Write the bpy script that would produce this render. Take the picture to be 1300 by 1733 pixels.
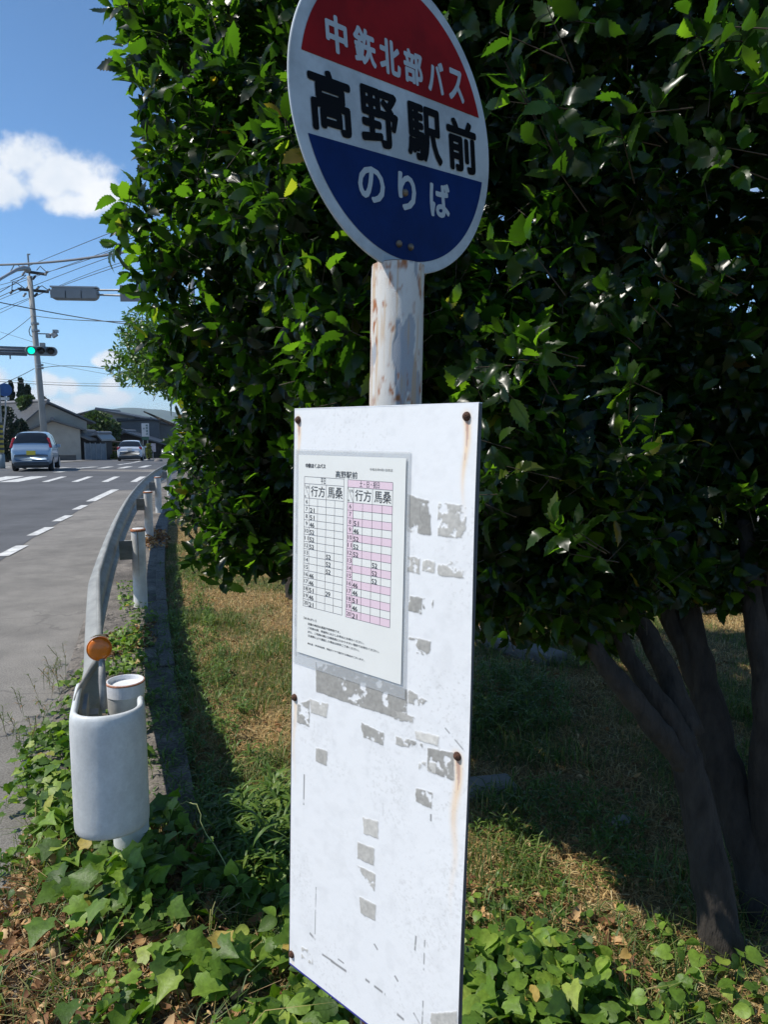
import bpy, math, random
import numpy as np
from math import radians as R_
random.seed(7); rng=np.random.default_rng(11)
for o in list(bpy.data.objects): bpy.data.objects.remove(o)
sc=bpy.context.scene; COL=sc.collection
# ---------------------------------------------------------------- camera, sky, sun, exposure
F=1200.0; CAMZ=1.5; PITCH=math.atan(132.5/F)
cam=bpy.data.cameras.new('camera'); co=bpy.data.objects.new('camera',cam); COL.objects.link(co); sc.camera=co
cam.sensor_fit='HORIZONTAL'; cam.sensor_width=36; cam.lens=36*F/1300; cam.clip_start=.05; cam.clip_end=20000
co.location=(0,0,CAMZ); co.rotation_euler=(math.pi/2-PITCH,0,0)
C0=np.array([0,0,CAMZ]); cp,sp=math.cos(PITCH),math.sin(PITCH)
RT=np.array([1.,0,0]); FW=np.array([0,cp,-sp]); DN=np.array([0,-sp,-cp])
def ray(px,py): return (px-650)/F*RT+(py-866.5)/F*DN+FW
def P(px,py,y):                      # world point seen at px,py and lying y metres ahead
    d=ray(px,py); return C0+d*(y/d[1])
def zg(y): return np.where(np.asarray(y)<30,0.,-(np.minimum(y,140)-30)*.022)
def G(px,py,z=None):                 # point on the road surface
    d=ray(px,py); zz=0. if z is None else z
    for _ in range(30):
        t=(zz-CAMZ)/d[2]; p=C0+d*t
        if z is not None: break
        zz=.5*zz+.5*float(zg(p[1]))
    return p
SUN_AZ=R_(262); SUN_EL=R_(52)
S=np.array([math.sin(SUN_AZ)*math.cos(SUN_EL),math.cos(SUN_AZ)*math.cos(SUN_EL),math.sin(SUN_EL)])
sun=bpy.data.lights.new('sun','SUN'); sun.energy=4.95; sun.angle=R_(.55); sun.color=(1,.95,.86)
so=bpy.data.objects.new('sun',sun); COL.objects.link(so)
from mathutils import Vector
so.rotation_euler=Vector(S).to_track_quat('Z','Y').to_euler()
sc.view_settings.view_transform='Standard'; sc.view_settings.look='None'; sc.view_settings.gamma=1
sc.view_settings.exposure=0.10
sc.render.engine='CYCLES'; sc.cycles.use_denoising=True
sc.cycles.max_bounces=6; sc.cycles.transparent_max_bounces=12; sc.cycles.transmission_bounces=4
w=bpy.data.worlds.new('World'); sc.world=w; w.use_nodes=True; nt=w.node_tree; bg=nt.nodes['Background']
sky=nt.nodes.new('ShaderNodeTexSky'); sky.sky_type='NISHITA'; sky.sun_disc=False
sky.sun_elevation=SUN_EL; sky.sun_rotation=SUN_AZ; sky.air_density=1.0; sky.dust_density=.1; sky.ozone_density=2.0
bg.inputs[1].default_value=.114
def clouds():
    L=nt.links.new
    tc=nt.nodes.new('ShaderNodeTexCoord'); sx=nt.nodes.new('ShaderNodeSeparateXYZ'); L(tc.outputs['Generated'],sx.inputs[0])
    def m(op,a,b=None,c=None,clamp=False):
        n=nt.nodes.new('ShaderNodeMath'); n.operation=op; n.use_clamp=clamp
        for i,v in enumerate((a,b,c)):
            if v is None: continue
            if isinstance(v,(int,float)): n.inputs[i].default_value=v
            else: L(v,n.inputs[i])
        return n.outputs[0]
    ya=m('MAXIMUM',sx.outputs[1],.02)
    u=m('DIVIDE',sx.outputs[0],ya); v=m('DIVIDE',sx.outputs[2],ya)
    cb=nt.nodes.new('ShaderNodeCombineXYZ'); L(u,cb.inputs[0]); L(v,cb.inputs[1])
    nz=nt.nodes.new('ShaderNodeTexNoise'); nz.inputs['Scale'].default_value=22; nz.inputs['Detail'].default_value=7; nz.inputs['Roughness'].default_value=.58; L(cb.outputs[0],nz.inputs['Vector'])
    nb=nt.nodes.new('ShaderNodeTexNoise'); nb.inputs['Scale'].default_value=11; nb.inputs['Detail'].default_value=5; L(cb.outputs[0],nb.inputs['Vector'])
    blobs=[(45,268,70,46),(100,302,110,54),(0,318,95,40),(165,326,58,34),(120,345,75,22),(-60,300,80,60),
           (186,606,26,17),(170,612,16,10),(80,652,28,26),(58,668,26,20),(118,655,26,20),(28,662,28,22),(184,655,26,18),(150,678,60,16),(100,690,60,18),(200,672,40,18),(-10,640,40,26),(50,690,60,20),
           (-200,520,110,40),(-400,200,200,90),(700,-600,300,120),(1500,300,260,120),(1300,640,200,60),(500,640,120,40),(380,560,60,26)]
    acc=None
    for px,py,a,b in blobs:
        d=ray(px,py); u0=d[0]/d[1]; v0=d[2]/d[1]
        s=nt.nodes.new('ShaderNodeVectorMath'); s.operation='SUBTRACT'; L(cb.outputs[0],s.inputs[0]); s.inputs[1].default_value=(u0,v0,0)
        k=nt.nodes.new('ShaderNodeVectorMath'); k.operation='MULTIPLY'; L(s.outputs[0],k.inputs[0]); k.inputs[1].default_value=(F/a,F/b,0)
        l=nt.nodes.new('ShaderNodeVectorMath'); l.operation='LENGTH'; L(k.outputs[0],l.inputs[0])
        q=m('SUBTRACT',1.0,l.outputs['Value'])
        acc=q if acc is None else m('SMOOTH_MAX',acc,q,.25)
    dens=m('ADD',acc,m('MULTIPLY',m('SUBTRACT',nz.outputs[0],.5),1.55))
    mr=nt.nodes.new('ShaderNodeMapRange'); mr.interpolation_type='SMOOTHSTEP'; L(dens,mr.inputs[0]); mr.inputs[1].default_value=-.02; mr.inputs[2].default_value=.62
    front=m('GREATER_THAN',sx.outputs[1],.03)
    fac=m('MULTIPLY',m('MULTIPLY',mr.outputs[0],front),.93)
    cr=nt.nodes.new('ShaderNodeMix'); cr.data_type='RGBA'
    mr2=nt.nodes.new('ShaderNodeMapRange'); L(nb.outputs[0],mr2.inputs[0]); mr2.inputs[1].default_value=.38; mr2.inputs[2].default_value=.66
    L(mr2.outputs[0],cr.inputs[0]); cr.inputs[6].default_value=(6.4,7.0,7.7,1); cr.inputs[7].default_value=(8.6,8.7,8.8,1)
    mx=nt.nodes.new('ShaderNodeMix'); mx.data_type='RGBA'; L(fac,mx.inputs[0])
    hs=nt.nodes.new('ShaderNodeHueSaturation'); hs.inputs['Saturation'].default_value=1.12; hs.inputs['Value'].default_value=1.0; L(sky.outputs[0],hs.inputs['Color'])
    tr_=nt.nodes.new('ShaderNodeValToRGB'); L(sx.outputs[2],tr_.inputs[0]); e=tr_.color_ramp.elements; e[0].position=0; e[0].color=(.70,.92,1.40,1); e[1].position=.45; e[1].color=(.95,1.07,1.14,1)
    q=e.new(.12); q.color=(.94,1.14,1.34,1)
    tm=nt.nodes.new('ShaderNodeVectorMath'); tm.operation='MULTIPLY'; L(hs.outputs[0],tm.inputs[0]); L(tr_.outputs[0],tm.inputs[1])
    L(tm.outputs[0],mx.inputs[6]); L(cr.outputs[2],mx.inputs[7]); L(mx.outputs[2],bg.inputs[0])
clouds()

# ---------------------------------------------------------------- helpers
def mat(name,col,rough=.6,metal=0,var=0,vscale=8,attr=None,ramp=None,bump=0,bscale=60,transl=0,tcol=None,spec=.5,emit=None,coat=0,alpha=None,stretch=None,vdetail=5):
    m=bpy.data.materials.new(name); m.use_nodes=True; t=m.node_tree; L=t.links.new; b=t.nodes['Principled BSDF']
    b.inputs['Base Color'].default_value=(*col,1); b.inputs['Roughness'].default_value=rough; b.inputs['Metallic'].default_value=metal
    b.inputs['Specular IOR Level'].default_value=spec; b.inputs['Coat Weight'].default_value=coat
    if alpha is not None: b.inputs['Alpha'].default_value=alpha
    src=None
    if ramp:
        g=t.nodes.new('ShaderNodeNewGeometry'); r=t.nodes.new('ShaderNodeValToRGB'); L(g.outputs['Random Per Island'],r.inputs[0])
        e=r.color_ramp.elements
        while len(e)<len(ramp): e.new(.5)
        for i,(p,c) in enumerate(ramp): e[i].position=p; e[i].color=(*c,1)
        src=r.outputs[0]
    if attr:
        a=t.nodes.new('ShaderNodeAttribute'); a.attribute_name=attr; src=a.outputs['Color']
    tc=t.nodes.new('ShaderNodeTexCoord'); vec=tc.outputs['Object']
    if stretch:
        mp=t.nodes.new('ShaderNodeMapping'); mp.inputs['Scale'].default_value=stretch; L(vec,mp.inputs[0]); vec=mp.outputs[0]
    if var:
        n=t.nodes.new('ShaderNodeTexNoise'); n.inputs['Scale'].default_value=vscale; n.inputs['Detail'].default_value=vdetail; n.inputs['Roughness'].default_value=.65; L(vec,n.inputs['Vector'])
        mr=t.nodes.new('ShaderNodeMapRange'); L(n.outputs[0],mr.inputs[0]); mr.inputs[1].default_value=.3; mr.inputs[2].default_value=.7; mr.inputs[3].default_value=1-var; mr.inputs[4].default_value=1+var
        mx=t.nodes.new('ShaderNodeVectorMath'); mx.operation='SCALE'
        if src: L(src,mx.inputs[0])
        else: mx.inputs[0].default_value=col
        L(mr.outputs[0],mx.inputs['Scale']); src=mx.outputs[0]
    if src: L(src,b.inputs['Base Color'])
    if bump:
        n=t.nodes.new('ShaderNodeTexNoise'); n.inputs['Scale'].default_value=bscale; n.inputs['Detail'].default_value=4; L(vec,n.inputs['Vector'])
        bp=t.nodes.new('ShaderNodeBump'); bp.inputs['Strength'].default_value=bump; bp.inputs['Distance'].default_value=.01; L(n.outputs[0],bp.inputs['Height']); L(bp.outputs[0],b.inputs['Normal'])
    if emit: b.inputs['Emission Color'].default_value=(*emit[0],1); b.inputs['Emission Strength'].default_value=emit[1]
    if transl:
        tr=t.nodes.new('ShaderNodeBsdfTranslucent'); ms=t.nodes.new('ShaderNodeMixShader'); ms.inputs[0].default_value=transl
        if src:
            sc_=t.nodes.new('ShaderNodeVectorMath'); sc_.operation='MULTIPLY'; L(src,sc_.inputs[0]); sc_.inputs[1].default_value=tcol or (1.6,1.8,.6); L(sc_.outputs[0],tr.inputs[0])
        else: tr.inputs[0].default_value=(*[min(1,a*c) for a,c in zip(col,tcol or (1.6,1.8,.6))],1)
        L(b.outputs[0],ms.inputs[1]); L(tr.outputs[0],ms.inputs[2]); L(ms.outputs[0],t.nodes['Material Output'].inputs[0])
    return m
def mesh(name,V,Fc,m=None,parent=None,smooth=False,color=None):
    me=bpy.data.meshes.new(name)
    V=np.asarray(V,dtype=np.float32)
    if isinstance(Fc,np.ndarray):
        k=Fc.shape[1]; n=len(Fc)
        me.vertices.add(len(V)); me.vertices.foreach_set('co',V.ravel())
        me.loops.add(n*k); me.loops.foreach_set('vertex_index',Fc.astype(np.int32).ravel())
        me.polygons.add(n); me.polygons.foreach_set('loop_start',np.arange(n,dtype=np.int32)*k)
        me.update(calc_edges=True)
    else: me.from_pydata(V.tolist(),[],[tuple(int(i) for i in f) for f in Fc])
    if smooth: me.polygons.foreach_set('use_smooth',[True]*len(me.polygons))
    if color is not None:
        a=me.color_attributes.new('Col','FLOAT_COLOR','POINT'); c=np.ones((len(V),4),np.float32); c[:,:3]=color; a.data.foreach_set('color',c.ravel())
    me.validate(); me.update()
    if m is not None:
        for q in (m if isinstance(m,(list,tuple)) else [m]): me.materials.append(q)
    o=bpy.data.objects.new(name,me); COL.objects.link(o)
    if parent is not None: o.parent=parent
    return o
def tag(o,label=None,cat=None,group=None,kind=None):
    if label: o['label']=label
    if cat: o['category']=cat
    if group: o['group']=group
    if kind: o['kind']=kind
    return o
def thing(name,loc,label,cat,group=None,rz=0):
    o=bpy.data.objects.new(name,None); COL.objects.link(o); o.location=tuple(float(v) for v in loc); o.rotation_euler=(0,0,rz); o.empty_display_size=.1
    return tag(o,label,cat,group)
def unit(v): v=np.asarray(v,float); return v/np.linalg.norm(v)
class MB:
    def __init__(s): s.V=[]; s.F=[]
    def add(s,V,F):
        k=len(s.V); s.V+= [tuple(map(float,v)) for v in V]; s.F+=[tuple(int(i)+k for i in f) for f in F]; return s
    def box(s,c,d,X=(1,0,0),Y=(0,1,0),Z=(0,0,1)):
        c=np.array(c,float);X,Y,Z=[np.array(a,float) for a in (X,Y,Z)]
        V=[c+X*a*d[0]/2+Y*b*d[1]/2+Z*e*d[2]/2 for a in(-1,1) for b in(-1,1) for e in(-1,1)]
        return s.add(V,[(0,1,3,2),(4,6,7,5),(0,4,5,1),(2,3,7,6),(0,2,6,4),(1,5,7,3)])
    def tube(s,pts,r,n=10,caps=True):
        pts=[np.array(p,float) for p in pts]; r=[r]*len(pts) if isinstance(r,(int,float)) else r
        V=[];Fc=[]; ref=None
        for i,p in enumerate(pts):
            t=unit(pts[min(i+1,len(pts)-1)]-pts[max(i-1,0)])
            if ref is None: ref=np.array([0,0,1.]) if abs(t[2])<.9 else np.array([1.,0,0])
            a=unit(np.cross(t,ref)); b=np.cross(a,t); ref=b
            for k in range(n):
                th=2*math.pi*k/n; V.append(p+r[i]*(a*math.cos(th)+b*math.sin(th)))
            if i:
                for k in range(n): Fc.append(((i-1)*n+k,(i-1)*n+(k+1)%n,i*n+(k+1)%n,i*n+k))
        if caps: Fc.append(tuple(range(n))[::-1]); Fc.append(tuple(range((len(pts)-1)*n,len(pts)*n)))
        return s.add(V,Fc)
    def lathe(s,prof,c=(0,0,0),n=32,Z=(0,0,1)):
        c=np.array(c,float);Z=unit(Z);X=unit(np.cross(Z,[0,1,.01]));Y=np.cross(Z,X);V=[];Fc=[]
        for i,(r,z) in enumerate(prof):
            for k in range(n):
                th=2*math.pi*k/n; V.append(c+Z*z+r*(X*math.cos(th)+Y*math.sin(th)))
            if i:
                for k in range(n): Fc.append(((i-1)*n+k,(i-1)*n+(k+1)%n,i*n+(k+1)%n,i*n+k))
        return s.add(V,Fc)
    def build(s,name,m,parent=None,smooth=False,auto=False):
        o=mesh(name,s.V,s.F,m,None,smooth)
        if parent is not None: setpar(o,parent)
        return o
def setpar(o,p):
    bpy.context.view_layer.update() if False else None
    # parent empties are placed before their parts, keep world positions
    M=None; q=p; chain=[]
    from mathutils import Matrix
    W=Matrix.Identity(4)
    while q is not None: chain.append(q); q=q.parent
    for q in reversed(chain): W=W@q.matrix_parent_inverse@q.matrix_basis
    o.parent=p; o.matrix_parent_inverse=W.inverted(); return o
def bevel(o,w,seg=2):
    md=o.modifiers.new('b','BEVEL'); md.width=w; md.segments=seg; md.limit_method='ANGLE'; return o
def copy_tree(o,parent=None):
    c=o.copy(); COL.objects.link(c); c.parent=parent
    for ch in list(o.children): copy_tree(ch,c)
    return c
def vnoise(x,y,seed=0,oct=4,f=1.0,gain=.5):
    def base(x,y,s):
        r=np.random.default_rng(s); T=r.random((256,256)); xi=np.floor(x).astype(int); yi=np.floor(y).astype(int); fx=x-xi; fy=y-yi
        fx=fx*fx*(3-2*fx); fy=fy*fy*(3-2*fy); g=lambda a,b:T[a%256,b%256]
        return (g(xi,yi)*(1-fx)+g(xi+1,yi)*fx)*(1-fy)+(g(xi,yi+1)*(1-fx)+g(xi+1,yi+1)*fx)*fy
    x=np.asarray(x,float);y=np.asarray(y,float);v=0;a=1;n=0
    for k in range(oct): v=v+a*base(x*f+17*k,y*f+31*k,seed+k); n+=a; a*=gain; f*=2
    return v/n
def grid_faces(nu,nv):
    i=np.arange((nu)*(nv)).reshape(nu,nv); return np.stack([i[:-1,:-1],i[1:,:-1],i[1:,1:],i[:-1,1:]],-1).reshape(-1,4)
def instance(tv,tf,pos,X,Y,Z,scale):
    n=len(pos); M=np.stack([X,Y,Z],-1)*np.asarray(scale).reshape(n,-1)[:,None,:] if np.ndim(scale)>1 else np.stack([X,Y,Z],-1)*np.asarray(scale)[:,None,None]
    V=np.einsum('nij,vj->nvi',M,tv)+pos[:,None,:]
    Fc=(tf[None]+(np.arange(n)*len(tv))[:,None,None]).reshape(-1,tf.shape[1])
    return V.reshape(-1,3),Fc
def merge(parts):
    V=[];Fc=[];k=0
    for v,f in parts: V.append(v);Fc.append(f+k);k+=len(v)
    return np.concatenate(V),np.concatenate(Fc)
def nrm(a): return a/np.maximum(np.linalg.norm(a,axis=-1,keepdims=True),1e-9)
def frames(d,up):                   # X across, Y along leaf, Z leaf normal
    Y=nrm(d); X=nrm(np.cross(Y,up)); Z=np.cross(X,Y); return X,Y,Z
_tc={}
def glyphs(txt,bold=0.0):
    k=(txt,bold)
    if k in _tc: return _tc[k]
    c=bpy.data.curves.new('t','FONT'); c.body=txt; c.offset=bold; c.resolution_u=3; c.fill_mode='FRONT'
    o=bpy.data.objects.new('t',c); COL.objects.link(o); bpy.context.view_layer.update()
    me=bpy.data.meshes.new_from_object(o.evaluated_get(bpy.context.evaluated_depsgraph_get()))
    V=np.array([v.co[:2] for v in me.vertices]).reshape(-1,2); Fc=[tuple(p.vertices) for p in me.polygons]
    bpy.data.objects.remove(o); bpy.data.meshes.remove(me); bpy.data.curves.remove(c)
    _tc[k]=(V,Fc); return V,Fc
def text(mb,txt,O,ex,ez,n,u0,u1,v0,v1,lift=.0006,bold=0.0):
    V,Fc=glyphs(txt,0.0); lo=V.min(0); hi=V.max(0); q=(V-lo)/(hi-lo); r=bold*(v1-v0)
    u0+=r;u1-=r;v0+=r;v1-=r
    offs=[(0,0)] if bold==0 else [(math.cos(k*math.pi/4)*r,math.sin(k*math.pi/4)*r) for k in range(8)]+[(0,0)]
    for k,(du,dv) in enumerate(offs):
        W=[O+ex*(u0+(u1-u0)*a+du)+ez*(v0+(v1-v0)*b+dv)+n*(lift+k*.00001) for a,b in q]; mb.add(W,Fc)

def speckle(m,scale,amt):
    t=m.node_tree; L=t.links.new; b=t.nodes['Principled BSDF']; src=b.inputs['Base Color'].links[0].from_socket
    n=t.nodes.new('ShaderNodeTexNoise'); n.inputs['Scale'].default_value=scale; n.inputs['Detail'].default_value=2
    tc=t.nodes.new('ShaderNodeTexCoord'); L(tc.outputs['Object'],n.inputs['Vector'])
    mr=t.nodes.new('ShaderNodeMapRange'); L(n.outputs[0],mr.inputs[0]); mr.inputs[1].default_value=.35; mr.inputs[2].default_value=.65; mr.inputs[3].default_value=1-amt; mr.inputs[4].default_value=1+amt
    s=t.nodes.new('ShaderNodeVectorMath'); s.operation='SCALE'; L(src,s.inputs[0]); L(mr.outputs[0],s.inputs['Scale']); L(s.outputs[0],b.inputs['Base Color'])
def cracks(m,scale,wd,dark,dist=.6):
    t=m.node_tree; L=t.links.new; b=t.nodes['Principled BSDF']; src=b.inputs['Base Color'].links[0].from_socket
    tc=t.nodes.new('ShaderNodeTexCoord'); n=t.nodes.new('ShaderNodeTexNoise'); n.inputs['Scale'].default_value=scale*2.2; n.inputs['Detail'].default_value=5; L(tc.outputs['Object'],n.inputs['Vector'])
    a=t.nodes.new('ShaderNodeVectorMath'); a.operation='MULTIPLY_ADD'; L(n.outputs[1],a.inputs[0]); a.inputs[1].default_value=(dist,)*3; L(tc.outputs['Object'],a.inputs[2])
    v=t.nodes.new('ShaderNodeTexVoronoi'); v.feature='DISTANCE_TO_EDGE'; v.inputs['Scale'].default_value=scale; L(a.outputs[0],v.inputs['Vector'])
    n2=t.nodes.new('ShaderNodeTexNoise'); n2.inputs['Scale'].default_value=scale*.7; L(tc.outputs['Object'],n2.inputs['Vector'])
    mw=t.nodes.new('ShaderNodeMapRange'); L(n2.outputs[0],mw.inputs[0]); mw.inputs[1].default_value=.45; mw.inputs[2].default_value=.62; mw.inputs[3].default_value=0; mw.inputs[4].default_value=wd
    lt_=t.nodes.new('ShaderNodeMath'); lt_.operation='LESS_THAN'; L(v.outputs[0],lt_.inputs[0]); L(mw.outputs[0],lt_.inputs[1])
    mr=t.nodes.new('ShaderNodeMapRange'); L(lt_.outputs[0],mr.inputs[0]); mr.inputs[3].default_value=1; mr.inputs[4].default_value=dark
    s_=t.nodes.new('ShaderNodeVectorMath'); s_.operation='SCALE'; L(src,s_.inputs[0]); L(mr.outputs[0],s_.inputs['Scale']); L(s_.outputs[0],b.inputs['Base Color'])
# rail / kerb line as a function of distance
def railx(y):
    y=np.asarray(y,float); a=-.83-.36*(y-2.3)+.0045*(y-2.3)**2; e=-.83-.36*17.7+.0045*17.7**2
    return np.where(y<20,a,e-.2*(y-20))
def railp(y,lat,z=0):               # lat > 0 to the verge side
    y=np.asarray(y,float); lat=np.asarray(lat,float); s=np.where(y<20,-.36+.009*(y-2.3),-.2); k=1/np.sqrt(1+s*s)
    return np.stack([railx(y)+lat*k,y-lat*s*k,np.zeros_like(y)+z],-1)

# ---------------------------------------------------------------- the ground, road, kerb strip
M_soil=mat('soil',(.105,.075,.045),.95,var=.35,vscale=14,bump=.8,bscale=90)
M_old=mat('old asphalt',(.20,.185,.165),.9,var=.16,vscale=3.5,bump=.5,bscale=350)
M_new=mat('dark asphalt',(.080,.081,.085),.85,var=.12,vscale=2.0,bump=.3,bscale=300)
M_paint=mat('road paint',(.62,.62,.6),.8,var=.22,vscale=9)
M_conc=mat('strip concrete',(.155,.135,.115),.95,var=.35,vscale=7,bump=.9,bscale=60)
M_kerb=mat('kerb concrete',(.125,.11,.095),.95,var=.3,vscale=9,bump=.8,bscale=50)
speckle(M_old,120,.28); speckle(M_new,90,.22); speckle(M_conc,70,.3); speckle(M_kerb,80,.45)
def patches(m,scale,lo,hi):
    t=m.node_tree; L=t.links.new; b=t.nodes['Principled BSDF']; src=b.inputs['Base Color'].links[0].from_socket
    tc=t.nodes.new('ShaderNodeTexCoord'); n=t.nodes.new('ShaderNodeTexNoise'); n.inputs['Scale'].default_value=scale; n.inputs['Detail'].default_value=6; n.inputs['Roughness'].default_value=.7; L(tc.outputs['Object'],n.inputs['Vector'])
    mr=t.nodes.new('ShaderNodeMapRange'); L(n.outputs[0],mr.inputs[0]); mr.inputs[1].default_value=.42; mr.inputs[2].default_value=.58; mr.inputs[3].default_value=lo; mr.inputs[4].default_value=hi
    s_=t.nodes.new('ShaderNodeVectorMath'); s_.operation='SCALE'; L(src,s_.inputs[0]); L(mr.outputs[0],s_.inputs['Scale']); L(s_.outputs[0],b.inputs['Base Color'])
cracks(M_old,.9,.008,.78); cracks(M_conc,2.2,.03,.35); cracks(M_kerb,3,.03,.4,.3); patches(M_old,.55,.82,1.10); patches(M_new,.35,.85,1.18); patches(M_conc,1.3,.6,1.2); patches(M_paint,6,.72,1.05)
ys=np.array([-30,-10,0,5,10,15,20,25,30,34,38,45,60,80,110,140,200,400,900,2500,4500.]); xs=np.array([-4500,-1500,-400,-120,-60,-30,-15,-5,0,5,15,30,60,120,400,1500,4500.])
GX,GY=np.meshgrid(xs,ys,indexing='ij')
tag(mesh('ground',np.stack([GX,GY,zg(GY)-.12],-1).reshape(-1,3),grid_faces(len(xs),len(ys)),mat('ground soil',(.11,.10,.06),.95,var=.4,vscale=.4)),'dry earth all around','ground',kind='structure')
def strip(name,y0,y1,l0,l1,z,m,ny=120,nl=2,kind='structure',lab=None,extra=None):
    yy=np.concatenate([np.linspace(y0,min(y1,30),ny),np.linspace(30.5,y1,30)]) if y1>31 else np.linspace(y0,y1,ny)
    ll=np.linspace(l0,l1,nl); A=[]
    for l in ll:
        p=railp(yy,l); p[:,2]=zg(p[:,1])+z
        if extra is not None: p[:,2]+=extra(p,l)
        A.append(p)
    o=mesh(name,np.array(A).reshape(-1,3),grid_faces(nl,len(yy)),m,smooth=True); return tag(o,lab,name.replace('_',' '),kind=kind)
strip('road_shoulder',-4,140,-9.6,-.42,0.,M_old,nl=3,lab='worn grey asphalt shoulder beside the guardrail')
# dark carriageway, bounded on this side by the broken line, widening to the rail at the junction
bl=[(-420,1230),(5,946),(53,912),(96,887),(128,867),(153,852),(194,830.5),(236,829)]
pts=[G(*p) for p in bl]; near=[railp(np.array([y]),-.47)[0] for y in (23,27,31,40,55,80,110,140)]
far=[railp(np.array([y]),-9.2)[0] for y in (140,110,80,55,40,31)]+[np.array([-24,33,0]),np.array([-30,20,0]),np.array([-22,5,0])]
dk=pts+near+far
for q in dk: q[2]=float(zg(q[1]))+.004
def triangulate(poly):
    from mathutils.geometry import tessellate_polygon
    return [tuple(t) for t in tessellate_polygon([[Vector((p[0],p[1],0)) for p in poly]])]
tag(mesh('road',dk,triangulate(dk),M_new),'smooth dark grey asphalt carriageway','road',kind='structure')
far_yard=[railp(np.array([y]),-9.4)[0] for y in (140,80,55,40,33)]+[np.array([-60,36,0]),np.array([-90,140,0])]
for q in far_yard: q[2]=float(zg(q[1]))+.03
tag(mesh('pavement',far_yard,triangulate(far_yard),mat('far pavement',(.19,.18,.165),.9,var=.2,vscale=1)),'pale pavement across the road','pavement',kind='structure')
mk=MB()
def stripe(a,b,wd):
    p,q=G(*a),G(*b); d=unit(q-p); s=np.array([-d[1],d[0],0])*wd/2
    n=6; V=[]
    for k in range(n+1):
        c=p+(q-p)*k/n; c[2]=float(zg(c[1]))+.009; V+=[c-s,c+s]
    mk.add(V,[(2*k,2*k+1,2*k+3,2*k+2) for k in range(n)])
for a,b,wd in [((3,942),(38,924),.16),((54,907),(84,893),.15),((95,883),(117,873),.15),((128,863),(144,855.5),.15),((153,849),(195,829),.2),
    ((14,816.3),(67,806.5),.55),((-30,817),(26,806.5),.6),((76,816),(108,807),.2),((126,816),(153,807),.2),((177,816),(198,807),.2),((226,816),(242,807),.2),
    ((96,799.7),(107,798.4),.3),((34,794),(60,792),.4),((60,794),(84,792),.4),((88,793.5),(115,791.5),.4),((129,793.2),(161,790.3),.35),((169,793),(188,790),.3),((203,793),(220,789.8),.3),((239,791.5),(252,788),.3),((4,791.5),(17,790),.3),((95,792.6),(80,794.5),.3),
    ((200,787),(228,783),.2),((228,782.5),(250,778),.2),((-70,990),(-30,963),.16)]: stripe(a,b,wd)
tag(mk.build('road_markings',M_paint),'white crossing bars and broken edge line','road markings',kind='structure')
strip('kerb_strip',-2,60,-.43,.205,.03,M_conc,ny=260,nl=14,lab='old cracked concrete strip under the guardrail',extra=lambda p,l:(vnoise(p[:,0],p[:,1],3,4,7)-.5)*.022-(.02 if l<-.40 else 0))
kb=MB()
for k in range(7,70):
    y0=-2+k*.9; a=railp(np.array([y0+.006,y0+.894]),.125); b=railp(np.array([y0+.006,y0+.894]),.215)
    z1=.042+.004*((k*37)%5-2)/2; z0=-.12
    base=zg(np.array([y0]))[0]
    V=[(*p[:2],base+z) for z in (z0,z1) for p in (a[0],a[1],b[1],b[0])]
    kb.add(V,[(0,1,2,3)[::-1],(4,5,6,7),(0,1,5,4),(1,2,6,5),(2,3,7,6),(3,0,4,7)])
tag(bevel(kb.build('kerb',M_kerb),.008),'weathered concrete edging blocks along the grass','kerb',kind='structure')
# verge: bumpy soil sheet to the right of the kerb
def verge_z(x,y): return -.035+(vnoise(x,y,5,4,1.3)-.5)*.07+(vnoise(x,y,9,3,9)-.5)*.02
yy=np.linspace(-1.0,22,300); ll=np.concatenate([np.linspace(.20,4.5,150),np.linspace(4.6,16,60)])
A=np.array([railp(yy,l) for l in ll]).reshape(-1,3); A[:,2]=verge_z(A[:,0],A[:,1])
cn=vnoise(A[:,0],A[:,1],21,4,1.6)[:,None]; ccol=np.array([.26,.175,.085])*(cn)+np.array([.10,.10,.035])*(1-cn)
tag(mesh('verge',A,grid_faces(len(ll),len(yy)),mat('verge soil',(.1,.08,.05),.95,attr='Col',var=.35,vscale=30,bump=1,bscale=80),smooth=True,color=ccol),'brown soil of the roadside verge','verge',kind='structure')
# gravel lot behind the shrub
lot=[(1.5,9.3),(14,6.5),(30,8),(30,26),(3,26),(-1.2,14)]
tag(mesh('gravel_lot',[(x,y,.035) for x,y in lot],triangulate([(x,y) for x,y in lot]),mat('pale gravel',(.36,.35,.33),.95,var=.25,vscale=18,bump=.8,bscale=40)),'pale grey gravel yard behind the shrub','gravel lot',kind='structure')

# ---------------------------------------------------------------- bus stop sign
O=np.array([-.12420999,1.05264869,1.46895604]); bx=np.array([.73515638,-.67789594,-.00147955]); bz=np.array([.02080939,.02038548,.99957561]); bn=unit(np.cross(bx,bz))
def B(px,py):
    d=ray(px,py); t=((O-C0)@bn)/(d@bn); p=C0+d*t-O; return p@bx,p@bz
def poleaxis(z): return np.array([.01788+.0175*(z-1.6),1.06431+.02*(z-1.6),z])
sign=thing('bus_stop_sign',poleaxis(0),'white steel bus stop with round red and blue disc above a weathered notice board','bus stop sign')
bpy.context.view_layer.update()
def col_noise_white(n): return None
# pole
ptop=1.742
nz_,na=420,150
zz=np.linspace(-.1,ptop,nz_); th=np.linspace(0,2*np.pi,na,endpoint=False)
ZZ,TH=np.meshgrid(zz,th,indexing='ij'); r0=.0382
u=TH*r0*1.0; un=np.where(u>np.pi*r0,2*np.pi*r0-u,u)
N1=vnoise(un*60+3,ZZ*28,31,5,1.); N2=vnoise(un*140,ZZ*60,41,4,1.); N3=vnoise(un*38+9,ZZ*13,57,4,1.)
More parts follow.
